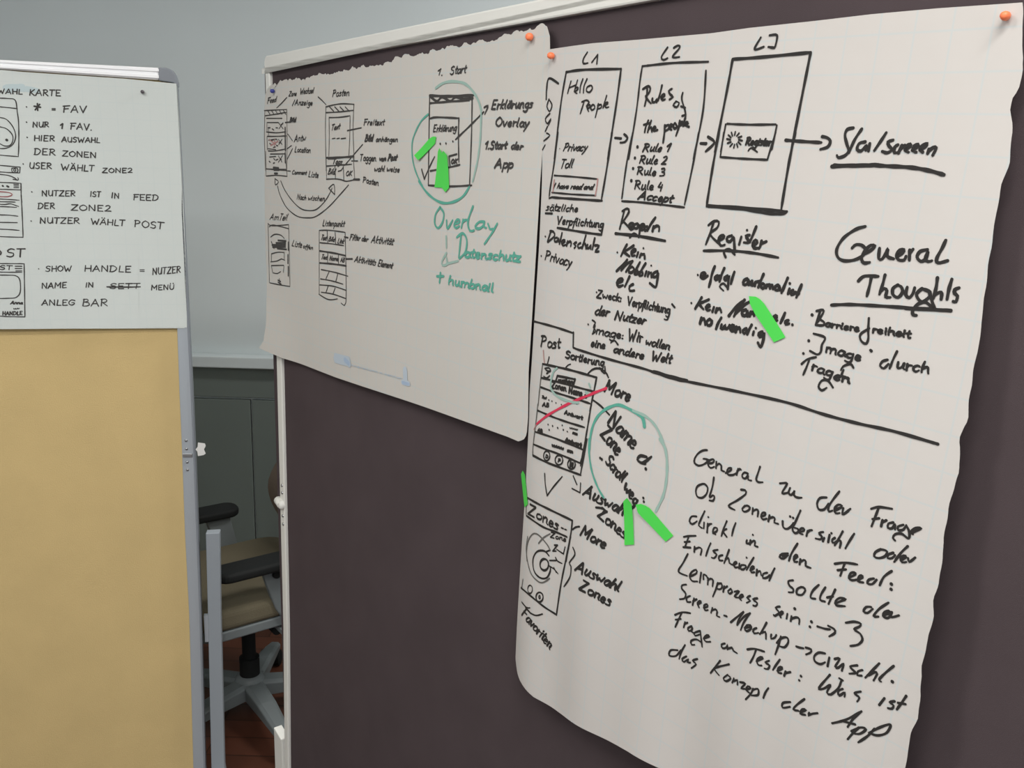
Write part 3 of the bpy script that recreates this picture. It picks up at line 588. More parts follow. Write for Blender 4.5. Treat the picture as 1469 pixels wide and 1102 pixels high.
P.W('760 65 735 110 710 162|817 73 760 110 735 125 782 162|800 137 837 115 825 100 798 125 805 157 828 155|855 130 843 167|880 140 868 172|873 152 905 145 910 182', .0052).W('673 287 720 240 762 193|762 193 735 240 712 283|718 272 770 220 808 203|808 203 780 250 753 292|805 250 780 265 778 297 805 297 822 270 805 250|870 213 840 270 823 312|828 292 850 285 852 310 828 317|917 223 885 275 863 322|868 297 890 295 892 320 868 327|925 290 913 327|945 295 936 332|940 312 965 300 967 337|1017 288 985 305 983 337 1010 330 1024 295 1015 370 1000 422 953 388', .0052).W('678 387 722 370 722 350 695 353 676 385 690 417 728 405|782 333 765 370 743 417|812 398 783 415 785 452 822 450', .0054).dots('900 95 965 240', .004)
P.T('Zweck:', 508, 508, 718, 545, 34, .0036, .05).T('Verpflichtung', 762, 572, 1118, 645, 38, .0036, .05).D('1120 640 1100 695 1075 690|1140 565 1162 592', .0036)
P.T('der', 488, 652, 605, 668, 42, .0042, .2).T('Nutzer', 655, 690, 910, 735, 38, .004, .3)
P.T('Image:', 468, 808, 738, 862, 36, .0036, .1).D('470 700 495 720 478 760 500 790 470 815|685 905 655 870 625 890', .0036).T('Wir', 768, 868, 885, 888, 52, .0038, .05).T('wollen', 915, 905, 1115, 950, 36, .0038, .2)
P.T('eine', 455, 918, 575, 942, 34, .0042, .1).T('andere', 645, 970, 900, 1028, 34, .0042, .2).T('Welt', 962, 1035, 1125, 1062, 40, .004, .2)
P.frame(970, 370, 5.86).dots('185 143 130 380', .0042).W('208 162 247 145 242 125 215 130 210 160 230 172 268 150|327 73 305 130 290 200 278 243|350 150 328 165 335 187 362 170 367 150|407 88 385 140 368 197|435 150 408 165 413 187 440 175 447 150 442 200 437 260|492 118 475 170 463 217', .0052).D('440 262 400 215 368 240 400 275', .0036).W('600 175 573 190 568 222 595 222 612 185 612 227|640 195 633 227 655 227 667 200 665 235|737 138 715 190 693 247|668 205 705 195|730 215 713 235 730 257 750 235 733 215|765 225 758 252|763 237 785 225 792 257|790 237 810 230 817 262|860 230 836 240 838 270 865 267 872 240 875 270|940 170 915 230 888 294|955 260 943 302|985 270 968 285 973 307 998 300|1057 226 1035 280 1013 332|1000 290 1032 300', .0052).dots('958 215', .004)
P.W('217 333 190 380 163 427|277 350 220 375 195 385 232 432|260 422 287 405 275 395 253 415 265 442 288 437|320 415 308 452|345 425 336 457|342 437 370 425 382 457', .0052).W('446 487 500 420 577 353|577 353 520 430 488 492|498 472 570 400 617 370|590 435 558 450 563 482 590 482 602 445 602 490|630 455 620 487|625 472 650 455 657 487|655 470 680 460 692 487|705 492 737 475 720 460 703 485 720 507', .0056).W('820 512 852 500 840 485 818 505 830 532 853 525|917 463 900 505 880 547|945 525 923 535 926 557 953 552', .0052).W('215 505 203 552|210 527 237 510 247 562|285 515 260 535 268 567 295 562 302 530 285 515|382 503 355 550 338 597|385 560 378 592 400 592 415 565 415 597 435 592 452 565|460 602 492 580 475 565 453 590 470 617 493 610|510 580 503 622|508 602 535 585 542 627|592 595 563 610 573 637 602 615|637 563 615 605 600 642|655 620 648 647|727 620 698 635 703 662 737 645 742 625 735 690 713 750 690 713', .0054).dots('672 590 980 562', .004)
P.done('handwriting', INK)
# --- dividing line
P.frame(0, 0, 1).D('766 461 796 469 823 478|823 477 822.6 498|822.6 498 828 501 873 515 924 529 941 535 969 544 995 549 1060 562 1130 577.6 1181 594 1232 607.5 1284 619 1346 637', .0046).D('938 533 965 541 986 546', .006).done('dividing_line', INK)

# --- lower left: post screen, zones screen
P.k = .9
P.frame(745, 460, 5.86).T('Post', 182, 215, 340, 235, 48, .0038, 0).T('Sortierung', 388, 315, 712, 385, 34, .0036, .05).D('580 445 620 410 670 402 725 430 752 478|690 420 722 442 722 385', .0032)
P.T('More', 712, 592, 925, 680, 50, .0044, .3).T('Name', 745, 850, 960, 1085, 50, .0048, .6)
P.D('625 670 690 720 760 792', .0036)
P.frame(740, 630, 5.86).D('1102 150 1050 140 1025 172 1060 200 1100 182 1142 148|1060 200 1090 205', .0048).dots('1095 250 725 170 712 160 1075 495 1078 525', .0048)
P.T('Zone', 715, -35, 855, 140, 48, .0046, .6).T('Scroll', 752, 200, 895, 365, 38, .0042, .6).T('weg', 905, 420, 1005, 560, 42, .0046, .5)
P.T('Auswahl', 565, 470, 930, 655, 46, .0044, .4).T('Zones', 692, 650, 915, 840, 44, .0042, .3).D('675 575 720 580 745 600 705 650', .0036)
P.D('245 290 250 380 265 475|265 475 320 400 392 315|485 310 515 382|475 415 542 450|542 450 547 370', .003)
P.frame(730, 770, 5.86).T('Auswahl', 558, 282, 925, 460, 42, .0044, .4).T('Zones', 592, 440, 850, 585, 42, .0042, .3).T('Favoriten', 105, 655, 345, 945, 32, .0040, .6)
P.done('handwriting', INK)
P.frame(760, 500, 12.24).D('230 270 600 350 800 400 1180 510', .0040).D('1180 505 1130 760 1100 900 1060 1100|210 515 430 570 800 670 1140 760|200 680 450 770 800 880 1060 965', .0036).D('345 150 315 270|640 330 680 290 722 275', .0028)
P.D('270 350 340 340 372 390 330 402 285 372|250 490 300 522 352 480|300 440 330 420', .0034).D('490 480 800 540|800 540 770 640|490 480 460 575', .004).T('suchen', 500, 590, 760, 632, 45, .004, 0).T('Zonen', 385, 690, 640, 750, 60, .0034, 0).T('Name', 690, 780, 920, 835, 55, .004, 0).dots('980 830 990 845', .006)
P.T('Text', 215, 870, 290, 890, 22, .0025).dots('340 905 395 925 465 955 560 985 645 1000 830 965', .003).T('AB', 225, 1010, 340, 1030, 34, .0030)
P.frame(740, 580, 12.24).D('1330 0 1290 250 1230 600 1140 1080|390 110 650 220 900 310 1210 405|350 485 700 600 1170 790|310 700 500 780 800 890 1150 1040|300 890 500 1000 740 1100', .0036)
P.T('Antwort', 860, 170, 1170, 270, 36, .003, 0).dots('650 380 740 415 840 450 820 370 910 480 570 355 590 450', .0034).T('wwww', 950, 430, 1090, 460, 22, .002).T('mm', 1000, 515, 1080, 540, 22, .003).T('AB', 390, 470, 470, 500, 26, .004).T('Antwort', 875, 650, 1150, 745, 34, .0042, 0).T('wwwww', 640, 735, 840, 800, 26, .004, 0).T('mm', 910, 830, 1000, 855, 22, .004, 0)
P.frame(740, 630, 5.86).D('545 200 560 150|145 140 300 210 548 302|600 0 545 300', .0038).loop(262, 140, 26, 40, .0032).loop(365, 176, 32, 40, .0032).loop(470, 212, 32, 40, .0034).T('D', 252, 155, 272, 162, 14, .003).T('P', 356, 192, 376, 198, 15, .003).T('N', 458, 228, 482, 234, 17, .005)
P.frame(740, 700, 10.49).D('180 150 330 235 500 320 852 490', .0042).D('855 490 830 700 760 1100|165 420 400 580 600 660 772 737', .0040).T('Zones', 190, 385, 640, 640, 80, .0040, .05).D('690 600 720 612|740 622 765 630', .003).D('860 625 905 590 962 582', .0036).T('More', 965, 705, 1335, 915, 78, .0046, .4)
P.T('Zone', 525, 740, 760, 810, 42, .0026, 0).T('Z', 560, 950, 620, 950, 50, .003).D('620 925 700 980 725 990|745 890 720 995|460 960 520 935', .0028)
P.frame(730, 770, 5.86).D('520 0 480 200 440 400 402 657|105 430 200 510 300 590 402 655', .0040).loop(300, 235, 36, 48, .0042).D('340 160 300 120 240 125 205 190 215 290 265 345 320 345 350 290 350 250', .0036)
P.D('540 90 557 150 510 220 525 250 515 340 465 420', .0032).D('345 200 400 200|395 175 412 205 450 225|340 245 380 270 415 310|380 260 400 300', .0028).loop(180, 442, 20, 34, .0026).loop(260, 508, 30, 40, .0034).loop(260, 508, 6, 14, .0026).D('110 550 150 595 180 598|180 640 230 662 285 650', .0032)
P.done('screen_sketch', INK)
P.frame(760, 500, 12.24).D('230 270 190 600 150 1000', .0032).frame(740, 580, 12.24).D('390 0 370 200 310 700 300 890', .0032)
P.frame(740, 700, 10.49).D('170 1100 165 960 190 800 250 700 310 690 380 740 480 860 520 940|345 835 420 750 520 690|180 150 160 280 160 420', .0030)
P.frame(730, 770, 5.86).D('160 0 148 120 180 290 240 370 290 385 345 350|120 360 110 430', .0030).loop(350, 480, 0.1, .1, .001)
P.done('screen_sketch', INKG, 'worn grey marker lines')
T_ = Pen(S2, t2, 1); T_.k = .8
T_.frame(745, 460, 5.86).D('1055 885 1030 810 960 760 850 710 780 720 700 765 640 840 605 950 590 1100', .0054).D('1055 890 1045 820 1000 785', .0062)
T_.frame(740, 630, 5.86).D('620 0 618 100 640 260 690 400 742 492', .0044).done('ring', TEAL)
T_.frame(745, 460, 5.86).D('960 755 1060 800 1130 860 1185 950 1240 1100|320 400 290 430 268 520 275 580 330 640 430 680 500 690|590 530 600 560|560 600 580 610', .0048)
T_.frame(740, 630, 5.86).D('1215 0 1258 80 1275 200 1268 350 1240 480 1180 605', .0052).done('ring', TEALF)
T_.frame(745, 460, 5.86).D('735 568 650 600 580 630 430 692 250 790 150 868', .0048).done('red_line', RED)
T_.frame(745, 460, 5.86).D('150 868 125 915|205 250 210 320 215 355', .0026).done('red_line', REDF)

# --- left sheet
Q = Pen(S1, t1); Q.auto = True; q_ = .0027; qt = .0023
Q.frame(360, 80, 6.677).T('Feed', 157, 458, 240, 440, 30, q_, .1).T('Zone', 365, 386, 437, 382, 24, q_, .1).T('Wechsel', 470, 368, 600, 358, 30, q_, .1).T('/Anzeige', 400, 472, 590, 476, 28, q_, .1)
Q.T('Posten', 780, 392, 942, 382, 36, q_, .1).T('Bild', 372, 636, 428, 632, 22, .004, .1).T('Antw', 415, 826, 525, 812, 36, q_, .1).T('Location', 420, 922, 570, 930, 28, q_, .1)
Q.T('Text', 770, 718, 850, 700, 30, q_, .1).T('Freitext', 1080, 665, 1275, 665, 32, q_, .1).T('Bild', 1093, 820, 1165, 818, 34, .004, .1).T('anhängen', 1198, 822, 1405, 825, 26, q_, .1).T('Taggen', 1045, 1008, 1200, 1008, 34, q_, 0).T('von', 1230, 1006, 1292, 1006, 22, .004).T('Post', 1312, 1004, 1392, 1002, 32, .004)
Q.frame(370, 180, 6.677).T('wahl', 1115, 440, 1212, 440, 30, q_, .1).T('weise', 1235, 440, 1355, 450, 30, q_, .1).T('Tags', 715, 368, 805, 372, 26, q_).T('Bild', 670, 468, 735, 468, 30, q_).T('OK', 843, 485, 902, 480, 25, q_).T('Posten', 1005, 545, 1155, 575, 28, q_, .1).T('Comment', 328, 466, 465, 472, 20, q_, .1).T('Liste', 485, 492, 580, 502, 30, q_, .1).T('Nach', 375, 706, 462, 716, 26, q_, .1).T('wischen', 480, 716, 640, 724, 26, q_, .1)
Q.frame(360, 240, 5.245).T('Am', 143, 395, 205, 396, 24, q_).T('Teil', 213, 398, 272, 398, 26, q_).T('Liste', 308, 592, 382, 604, 24, q_).T('offen', 392, 605, 466, 620, 15, q_).T('Listenpunkt', 540, 440, 702, 448, 24, q_, .1)
Q.T('Filter', 742, 548, 820, 552, 24, q_).T('der', 832, 556, 880, 560, 22, q_).T('Aktivität', 905, 566, 1068, 585, 28, q_).T('Aktivitäts', 780, 712, 938, 738, 24, q_).T('Element', 955, 745, 1062, 762, 26, q_).T('Text', 528, 545, 568, 550, 20, q_).T('Bild', 585, 555, 628, 560, 18, q_).T('Link', 652, 570, 700, 575, 20, q_).T('Text', 530, 690, 572, 695, 18, q_).T('Name', 590, 700, 655, 705, 18, q_).T('AB', 675, 712, 705, 714, 18, q_)
Q.frame(570, 60, 5.245).T('1.', 298, 250, 345, 252, 26, q_).T('Start', 398, 246, 515, 232, 34, q_, .1).T('Erklärung', 270, 678, 445, 670, 28, q_, .1).T('Erklärungs', 708, 505, 1015, 495, 36, .0036, .15).T('Overlay', 738, 632, 990, 642, 36, .0036, .1).T('1.Start', 655, 808, 820, 806, 32, .0036, .1).T('der', 855, 806, 940, 812, 28, .0036).T('App', 735, 948, 868, 952, 36, .0038, .1).T('OK', 405, 918, 452, 914, 17, .0034)
Q.done('handwriting', INK2)
Q.frame(360, 80, 6.677).D('345 400 300 450 248 500|645 395 680 425 722 470|130 525 345 515|140 575 240 560 340 542|150 600 300 600|158 640 262 640|150 730 250 738 335 728|158 772 250 772 340 768|168 912 230 912 330 895|188 942 330 940|150 1085 340 1088|355 750 400 815|390 860 350 890|400 890 380 930 345 1000|330 640 370 636', q_)
for k in range(5): Q.stroke([(160+k*38, 522), (185+k*38, 562)], q_, False)
for k in range(4): Q.stroke([(755+k*50, 490), (795+k*50, 532)], q_, False)
Q.D('330 690 330 770|330 775 332 905|330 935 332 1020', .0062, False)
for (x, y) in ((165, 690), (205, 700), (240, 690), (180, 840), (215, 880), (245, 860), (175, 1010), (215, 1030), (240, 1000), (280, 990), (270, 830), (290, 660), (200, 810), (220, 985)):
    Q.stroke([(x, y), (x+random.uniform(10, 26), y+random.uniform(-14, 14))], q_, False)
Q.D('265 640 310 700|310 640 270 700|170 810 250 800 250 830|265 800 300 850|300 800 268 850|180 970 240 965|265 960 300 1020|305 955 265 1020|170 700 170 760|160 890 240 900', qt)
Q.D('720 490 800 470 880 460 990 465|722 545 850 538 985 522|750 592 850 590 952 575', q_).D('725 978 850 975 985 965|740 985 800 985', .0044).D('780 795 810 790|825 795 850 790|865 795 910 790', .0024).D('925 718 1060 690|1072 850 985 950 900 1050|965 1008 1025 1008', q_)
Q.frame(370, 180, 6.677).D('80 415 180 425 280 432|80 485 180 478 282 488|655 390 780 380 900 372|658 515 740 512 800 520 850 535 925 520|740 392 745 515|820 385 825 520|285 435 315 438|770 440 800 430|800 430 820 400', q_).D('150 405 200 410|155 425 205 425|160 460 190 460', .005).D('920 518 975 518', .005).D('220 530 260 620 330 720 410 795 480 815 560 805 640 730 690 650 712 600|190 580 215 670 280 790 380 870 480 885 560 870 680 780 800 650 870 570|680 602 730 565 737 662|680 602 735 660|165 510 200 540 170 570 165 510', q_)
Q.frame(360, 240, 5.245).D('130 422 160 440 285 432|138 450 170 435 285 462|150 525 180 505 225 510 252 535|155 652 200 640 248 640|155 740 248 738|150 712 200 705 230 690 255 700|170 795 200 800 225 785|145 870 220 885 295 897', q_).D('205 550 265 555|190 570 262 570|160 585 262 585|165 600 262 600|200 612 270 618|155 560 175 610', .0045).D('283 565 283 622|280 660 280 722|283 750 283 815', .0054, False).D('205 850 225 860|205 865 230 880|215 840 222 885', .0036)
Q.D('515 475 600 475 710 490|520 568 600 575 700 590|530 770 630 790 732 820|525 840 610 855 695 880|520 885 620 895 715 925|530 940 620 955 715 988|512 955 570 990 610 997 652 990|710 490 716 750 715 1020 680 1022|575 480 580 570|635 490 640 580|580 645 578 725|660 660 660 730|592 780 565 840|655 800 640 860|582 895 565 945|635 910 620 950', q_).D('520 630 620 645 712 665|520 720 620 728 718 742|705 525 732 530', .0040).D('715 690 765 690', .0040)
Q.frame(570, 60, 5.245).D('245 405 400 410 575 402|255 415 300 447 340 415 400 447 440 415 500 430 570 425', .0046).D('250 462 400 450 545 440|245 405 240 700 235 1080|565 400 560 700 545 1092|235 1080 400 1088 562 1080|250 577 300 568 462 575|465 575 462 720 465 905|250 972 390 945 472 925|392 862 450 845|392 862 400 942|440 735 540 640 652 528|655 495 685 482 660 545|185 960 205 1032|205 1032 245 940 282 865', .0034).dots('325 768 368 765 420 750', .004)
Q.done('screen_sketch', INK2)
Q.frame(360, 80, 6.677).D('135 525 130 800 142 1100|345 515 348 800 345 1100|720 490 715 700 722 1100|988 465 980 700 990 1000|750 592 752 780 748 960|952 578 948 780 940 960|155 640 155 720|155 780 160 900', .0026).frame(370, 180, 6.677).D('75 250 80 485|270 350 282 488|655 310 660 515|915 300 930 520', .0026).frame(360, 240, 5.245).D('130 422 135 650 140 870|285 432 290 650 295 897|155 652 155 712|252 640 252 695|155 740 165 795|515 475 515 720 515 955|250 740 245 790', .0026)
Q.done('screen_sketch', INKG, 'worn grey marker lines')
Q.frame(360, 80, 6.677).D('175 800 240 850|190 860 260 820|230 800 225 880', .003).done('red_line', REDF, 'faint red scribble')
Qt = Pen(S1, t1, 1)
Qt.frame(570, 60, 5.245).D('235 545 180 600 130 700 113 780 120 900 150 1000 200 1102', .0036).frame(570, 260, 5.245).D('165 0 220 80 290 140 360 165 440 150 500 110 545 42', .0046)
Qt.D('325 195 290 250 285 320 310 352 342 310 352 240 322 195', .0044).T('ver', 362, 356, 515, 348, 62, .0044, .1, .2).D('572 190 535 300 548 372 580 370', .0046).T('a', 582, 360, 660, 352, 52, .0044, 0, .1).D('685 320 700 360 722 358|755 318 715 390 658 472', .0042)
Qt.D('450 422 495 392 525 440 515 530 470 582|482 410 465 575', .0044).T('atenschutz', 508, 572, 930, 606, 38, .0044, 0).D('300 715 350 715|327 690 320 762', .0044).T('humbnail', 385, 775, 725, 835, 36, .0044, 0)
Qt.done('green_writing', TEAL)
Qt.frame(570, 60, 5.245).D('290 350 350 310 430 298 520 320 590 400 630 500 632 600 625 750 605 900 570 1050', .0044).frame(570, 260, 5.245).D('372 540 340 600 342 632 378 622 368 560|370 415 372 500|372 622 460 600', .0044)
Qt.done('green_writing', TEALF, 'faded green marker')
Qt.frame(360, 420, 3.3386).D('405 300 470 318|402 312 472 330|405 324 474 340|460 318 472 345', .012).D('740 372 742 425', .014).D('728 428 758 436', .010).done('printed_footer', BLUE2, 'pale blue printed footer')
Qt.frame(360, 420, 3.3386).D('452 322 470 338', .012).D('728 430 756 437', .007).done('printed_footer', BLUE)
Qt.T('nnenenunn n nennun', 482, 350, 725, 414, 5, .0018, 0).done('printed_footer', BLUE2)

# --- capitals on the left board's sheet
K = Pen(S3, t3); K.auto = True; k_ = .0026
K.frame(0, 80, 5.246)
K.C('WAHL', -20, 285, 172, 290, 36, k_).C('KARTE', 222, 298, 460, 302, 44, k_).D('258 380 305 388|282 360 284 412|265 408 300 365', .0036, False).D('392 398 416 398|392 408 416 408', .0026)
K.C('FAV', 475, 425, 655, 430, 50, k_).C('NUR', 247, 537, 370, 536, 38, k_).C('1', 452, 548, 475, 548, 36, .0036).C('FAV.', 530, 553, 695, 562, 48, k_).C('HIER', 258, 640, 415, 642, 40, k_).C('AUSWAHL', 465, 648, 755, 655, 36, k_).C('DER', 258, 745, 420, 748, 46, k_).C('ZONEN', 470, 755, 728, 770, 40, k_).C('USER', 222, 848, 390, 852, 44, k_).C('WÄHLT', 460, 860, 712, 870, 44, k_).C('ZONE2', 770, 880, 997, 880, 34, k_).C('NUTZER', 315, 1055, 570, 1056, 40, k_).C('IST', 680, 1060, 760, 1062, 38, k_).C('IN', 840, 1070, 900, 1072, 38, k_).C('FEED', 1005, 1085, 1195, 1090, 42, k_)
K.dots('200 385 200 500 205 615 175 815 240 1025', .0028)
K.frame(0, 280, 5.246).C('DER', 285, 103, 415, 100, 42, k_).C('ZONE2', 535, 112, 835, 122, 42, k_).C('NUTZER', 300, 212, 602, 213, 42, k_).C('WÄHLT', 685, 218, 942, 230, 42, k_).C('POST', 1010, 238, 1235, 255, 50, k_).C('SHOW', 345, 573, 540, 572, 40, k_).C('HANDLE', 637, 573, 990, 580, 44, k_).D('1055 562 1086 562|1055 574 1086 574', .0026).C('NUTZER', 1148, 600, 1362, 580, 48, k_)
K.C('NAME', 315, 703, 505, 695, 40, k_).C('IN', 645, 693, 705, 692, 34, k_).C('SETT', 830, 704, 1055, 702, 38, k_).D('805 690 930 692 1056 690', .0034).C('MENÜ', 1137, 714, 1312, 710, 36, k_).C('ANLEG', 315, 828, 567, 828, 40, k_).C('BAR', 620, 833, 815, 836, 52, k_).C('ST', 50, 465, 190, 465, 60, .0032).C('O', -15, 450, 10, 450, 32, .0032).C('ST', -2, 560, 95, 562, 32, k_).T('Anna', 80, 820, 168, 820, 12, k_).C('HANDLE', 20, 903, 170, 900, 26, k_).T('www', 102, 860, 145, 858, 8, .0018).dots('235 195 292 555', .0028)
K.done('handwriting', INK2)
K.frame(0, 80, 5.246).D('-30 318 60 322 115 335 130 420 140 500 142 620 138 745 120 757 -30 745|-30 382 60 390 130 398|-30 463 0 465 50 480 100 540 118 610 95 670 50 695 0 698 -30 690|-30 530 0 535 50 550 90 590 98 630 80 672 40 680 0 662 -30 640|-30 822 60 830 152 838|152 838 148 882|148 882 60 878 -30 872|90 846 130 846 132 876 92 874 90 846|-30 890 60 900 110 920 130 938|100 930 138 935 135 918', .0024).dots('52 635', .006).dots('22 980 55 982 62 985', .005).loop(112, 860, 8, 10, .0022)
K.D('-30 953 60 955 158 960|-30 1003 60 1006 155 1010|105 968 140 968|105 980 140 980|105 992 140 992|158 960 160 1050 165 1102', .0024)
K.frame(0, 280, 5.246).D('-30 28 60 32 145 38|-30 48 50 50 115 52|-30 68 40 70 80 65 140 85|-30 84 60 88 125 92|-30 148 60 150 135 158|-30 204 130 207|-30 255 60 258 145 265|160 0 170 200 174 317|174 317 60 314 -30 310|-30 515 60 515 182 516|182 516 185 700 188 916|188 916 60 914 -30 908|-30 578 60 580 165 580|115 535 165 535|115 552 165 552|120 570 165 570|-30 602 60 602 120 607 150 640 152 730 120 770 60 776 -30 778', .0024).done('screen_sketch', INK2)
K.frame(0, 80, 5.246).D('-30 1022 30 1025 75 1032 92 1045 62 1060 -30 1060', .0024).done('red_line', mat('brown_red_marker', (.30, .10, .10), .7))
K = Pen(S3, t3, -1); K.frame(0, 80, 5.246).D('40 240 100 232 170 230|60 262 120 252 200 250|200 250 280 262', .012).done('highlight', mat('pale_blue_wash', (.50, .60, .62), .8), 'pale blue smudge behind the heading')

# ---------------------------------------------------------------- green film flags
def flag(label, Sx, frame, pts, lay=0, lift=None):
    ox, oy, sc = frame; px = [(ox+x/sc, oy+y/sc) for x, y in poly(pts)]
    sh = [Sx.sh(*p) for p in px]; n = len(sh); cx = sum(a for a, _ in sh)/n; cy = sum(h for _, h in sh)/n
    d = max(((a[0]-b[0], a[1]-b[1]) for a in sh for b in sh), key=lambda v: math.hypot(*v)); L = math.hypot(*d); d = (d[0]/L, d[1]/L)
    rings = 10; vs = []; fs = []
    pr = [(a-cx)*d[0]+(h-cy)*d[1] for a, h in sh]; lo, hi = min(pr), max(pr)
    N = (-d[1], d[0])
    def cross(t):                                                   # extents across the strip at position t
        xs = []
        for i in range(n):
            t0, t1 = pr[i], pr[(i+1) % n]
            if (t0-t)*(t1-t) <= 0 and t0 != t1:
                f = (t-t0)/(t1-t0); p = [sh[i][k]+(sh[(i+1) % n][k]-sh[i][k])*f for k in (0, 1)]; xs.append((p[0]-cx)*N[0]+(p[1]-cy)*N[1])
        return min(xs), max(xs)
    for i in range(rings+1):
        t = lo + (hi-lo)*(.002+.996*i/rings); x0, x1 = cross(t); e = .0016+.0008*lay+.0035*(i/rings)**3*(1 if lift is None else lift)
        for x in (x0, (x0+x1)/2, x1):
            vs.append(Sx.pos(cx+d[0]*t+N[0]*x, cy+d[1]*t+N[1]*x, e))
    for i in range(rings):
        for k in (0, 1): fs.append((i*3+k, i*3+k+1, i*3+k+4, i*3+k+3))
    c = Sx.pos(cx, cy); o = fixn(mk('page_flag', vs, fs, FLAG, loc=c)); so = o.modifiers.new('thick', 'SOLIDIFY'); so.thickness = .00015
    return tag(o, label, 'sticky flag', 'green sticky flags')
F1 = (570, 60, 5.245)
flag('green sticky flag slanting across the left side of the Erklärung phone sketch', S1, F1, '145 855 250 725 275 712 298 715 295 760 165 900')
flag('upright green sticky flag, left of the overlapping pair below the three dots', S1, F1, '318 830 335 800 352 830 350 1095 335 1102 285 1095')
flag('upright green sticky flag, right of the overlapping pair on the Erklärung phone sketch', S1, F1, '342 835 368 822 390 850 398 1120 370 1130 345 1125', 1)
flag('green sticky flag lying across the words Kein Name etc. notwendig', S2, (970, 370, 5.86), '635 320 700 325 740 365 925 665 845 735 680 480 640 390')
flag('green sticky flag standing upright at the end of the word Auswahl', S2, (740, 630, 5.86), '920 520 955 490 990 510 1000 900 920 890')
flag('green sticky flag slanting down right from the foot of the green ring', S2, (740, 630, 5.86), '1030 545 1075 540 1130 570 1330 810 1280 875 1045 620')
flag('narrow green sticky flag wrapping the left edge of the tall sheet', S2, (740, 630, 5.86), '50 280 65 265 82 290 108 560 80 572 62 400', 0, 0)

# ---------------------------------------------------------------- push pins
def pushpin(label, Sx, px, py, m, r=.0065, group='round push pins'):
    a, h = Sx.sh(px, py); off = Sx.offf(a, h); P_ = lambda e: Sx.pl.at(a, h, off+e)
    t = top('push_pin', label, 'push pin', P_(0), group)
    tube('head', [P_(.002), P_(.004), P_(.0075), P_(.010), P_(.011)], [r*.75, r, r, r*.8, r*.3], m, t, 14)
    tube('needle', [P_(-off-.008), P_(.002)], .0006, SCREW, t, 6)
    return t
pushpin('orange push pin in the upper right corner of the landscape sheet', S1, 764, 53.5, ORANGE, .0056)
pushpin('orange push pin in the upper left corner of the tall sheet', S2, 795, 80.5, ORANGE, .0046)
pushpin('orange push pin in the upper right corner of the tall sheet', S2, 1447, 24, ORANGE, .0040)
pushpin('small blue push pin in the upper left corner of the landscape sheet', S1, 394.3, 131, PBLUE, .0045)
pushpin('dark push pin in the upper right of the capital letter sheet', S3, 205, 132, PGREY, .0042)

# ---------------------------------------------------------------- office chair seen in the gap, facing left
hub = at_depth(359, 978, 2.66); CH = Vector((hub.x, hub.y, 0)); yaw = math.atan2(-.78, -1)         # forward direction
fw = Vector((math.cos(yaw), math.sin(yaw), 0)); lf = Vector((-fw.y, fw.x, 0))                       # lf points to the camera side
if lf.y > 0: lf = -lf
ch = top('office_chair', 'beige office chair with black armrests and grey star base between the two boards', 'chair', CH)
def cp(f, l, z): return CH + fw*f + lf*l + Vector((0, 0, z))
def rounded(name, f0, f1, l0, l1, z0, z1, m, parent, r=.05, bulge=0, bev=.012):                      # rounded slab in chair axes
    pts = []
    for (cf_, cl, a0) in ((f1-r, l1-r, 0), (f0+r, l1-r, 90), (f0+r, l0+r, 180), (f1-r, l0+r, 270)):
        for k in range(7): q = R(a0+k*15); pts.append((cf_+r*math.cos(q), cl+r*math.sin(q)))
    n = len(pts); vs = [cp(f, l, z1) for f, l in pts] + [cp(f, l, z0) for f, l in pts]
    fs = [list(range(n)), list(range(2*n-1, n-1, -1))] + [[i, i+n, (i+1) % n+n, (i+1) % n] for i in range(n)]
    o = fixn(mk(name, vs, fs, m, parent)); bevel(o, bev, 4); return o
rounded('seat', -.22, .25, -.235, .235, .435, .505, BEIGE, ch, .09, bev=.022)
rounded('seat_shell', -.21, .245, -.23, .23, .405, .437, LGREY, ch, .09, bev=.006)
box('tilt_mechanism', cp(-.02, 0, .375), (.22, .16, .055), BLK, ch, rz=yaw, bev=.01)
tube('tension_knob', [cp(-.02, .08, .372), cp(-.02, .19, .372)], .016, BLK, ch, 12)
tube('gas_column', [cp(0, 0, .09), cp(0, 0, .20), cp(0, 0, .201), cp(0, 0, .36)], [.032, .032, .022, .022], BLK, ch, 18)
tube('hub', [cp(0, 0, .06), cp(0, 0, .075), cp(0, 0, .13), cp(0, 0, .14)], [.04, .052, .046, .035], LGREY, ch, 20)
for ang in (-54, 18, 90, 162, 234):
    a_ = R(ang); u = Vector((math.cos(a_), math.sin(a_), 0)); v_ = Vector((-u.y, u.x, 0)); L = .31
    vs = []
    for t, hw, zt, zb in ((.02, .034, .125, .07), (.15, .030, .115, .072), (.26, .024, .095, .066), (L, .019, .082, .060)):
        for sx, z in ((-1, zt-.008), (-.6, zt), (.6, zt), (1, zt-.008), (1, zb), (-1, zb)): vs.append(CH + u*t + v_*hw*sx + Vector((0, 0, z)))
    fs = [(i*6+k, i*6+(k+1) % 6, (i+1)*6+(k+1) % 6, (i+1)*6+k) for i in range(3) for k in range(6)] + [tuple(range(6)), tuple(range(18, 24))]
    lg = fixn(mk('leg', vs, fs, LGREY, ch)); bevel(lg, .003)
    c = CH + u*(L-.015)
    cas = tube('caster', [c + v_*x + Vector((0, 0, .028)) for x in (-.024, -.020, -.006, -.005, .005, .006, .020, .024)], [.020, .028, .028, .012, .012, .028, .028, .020], BLK, lg, 18)
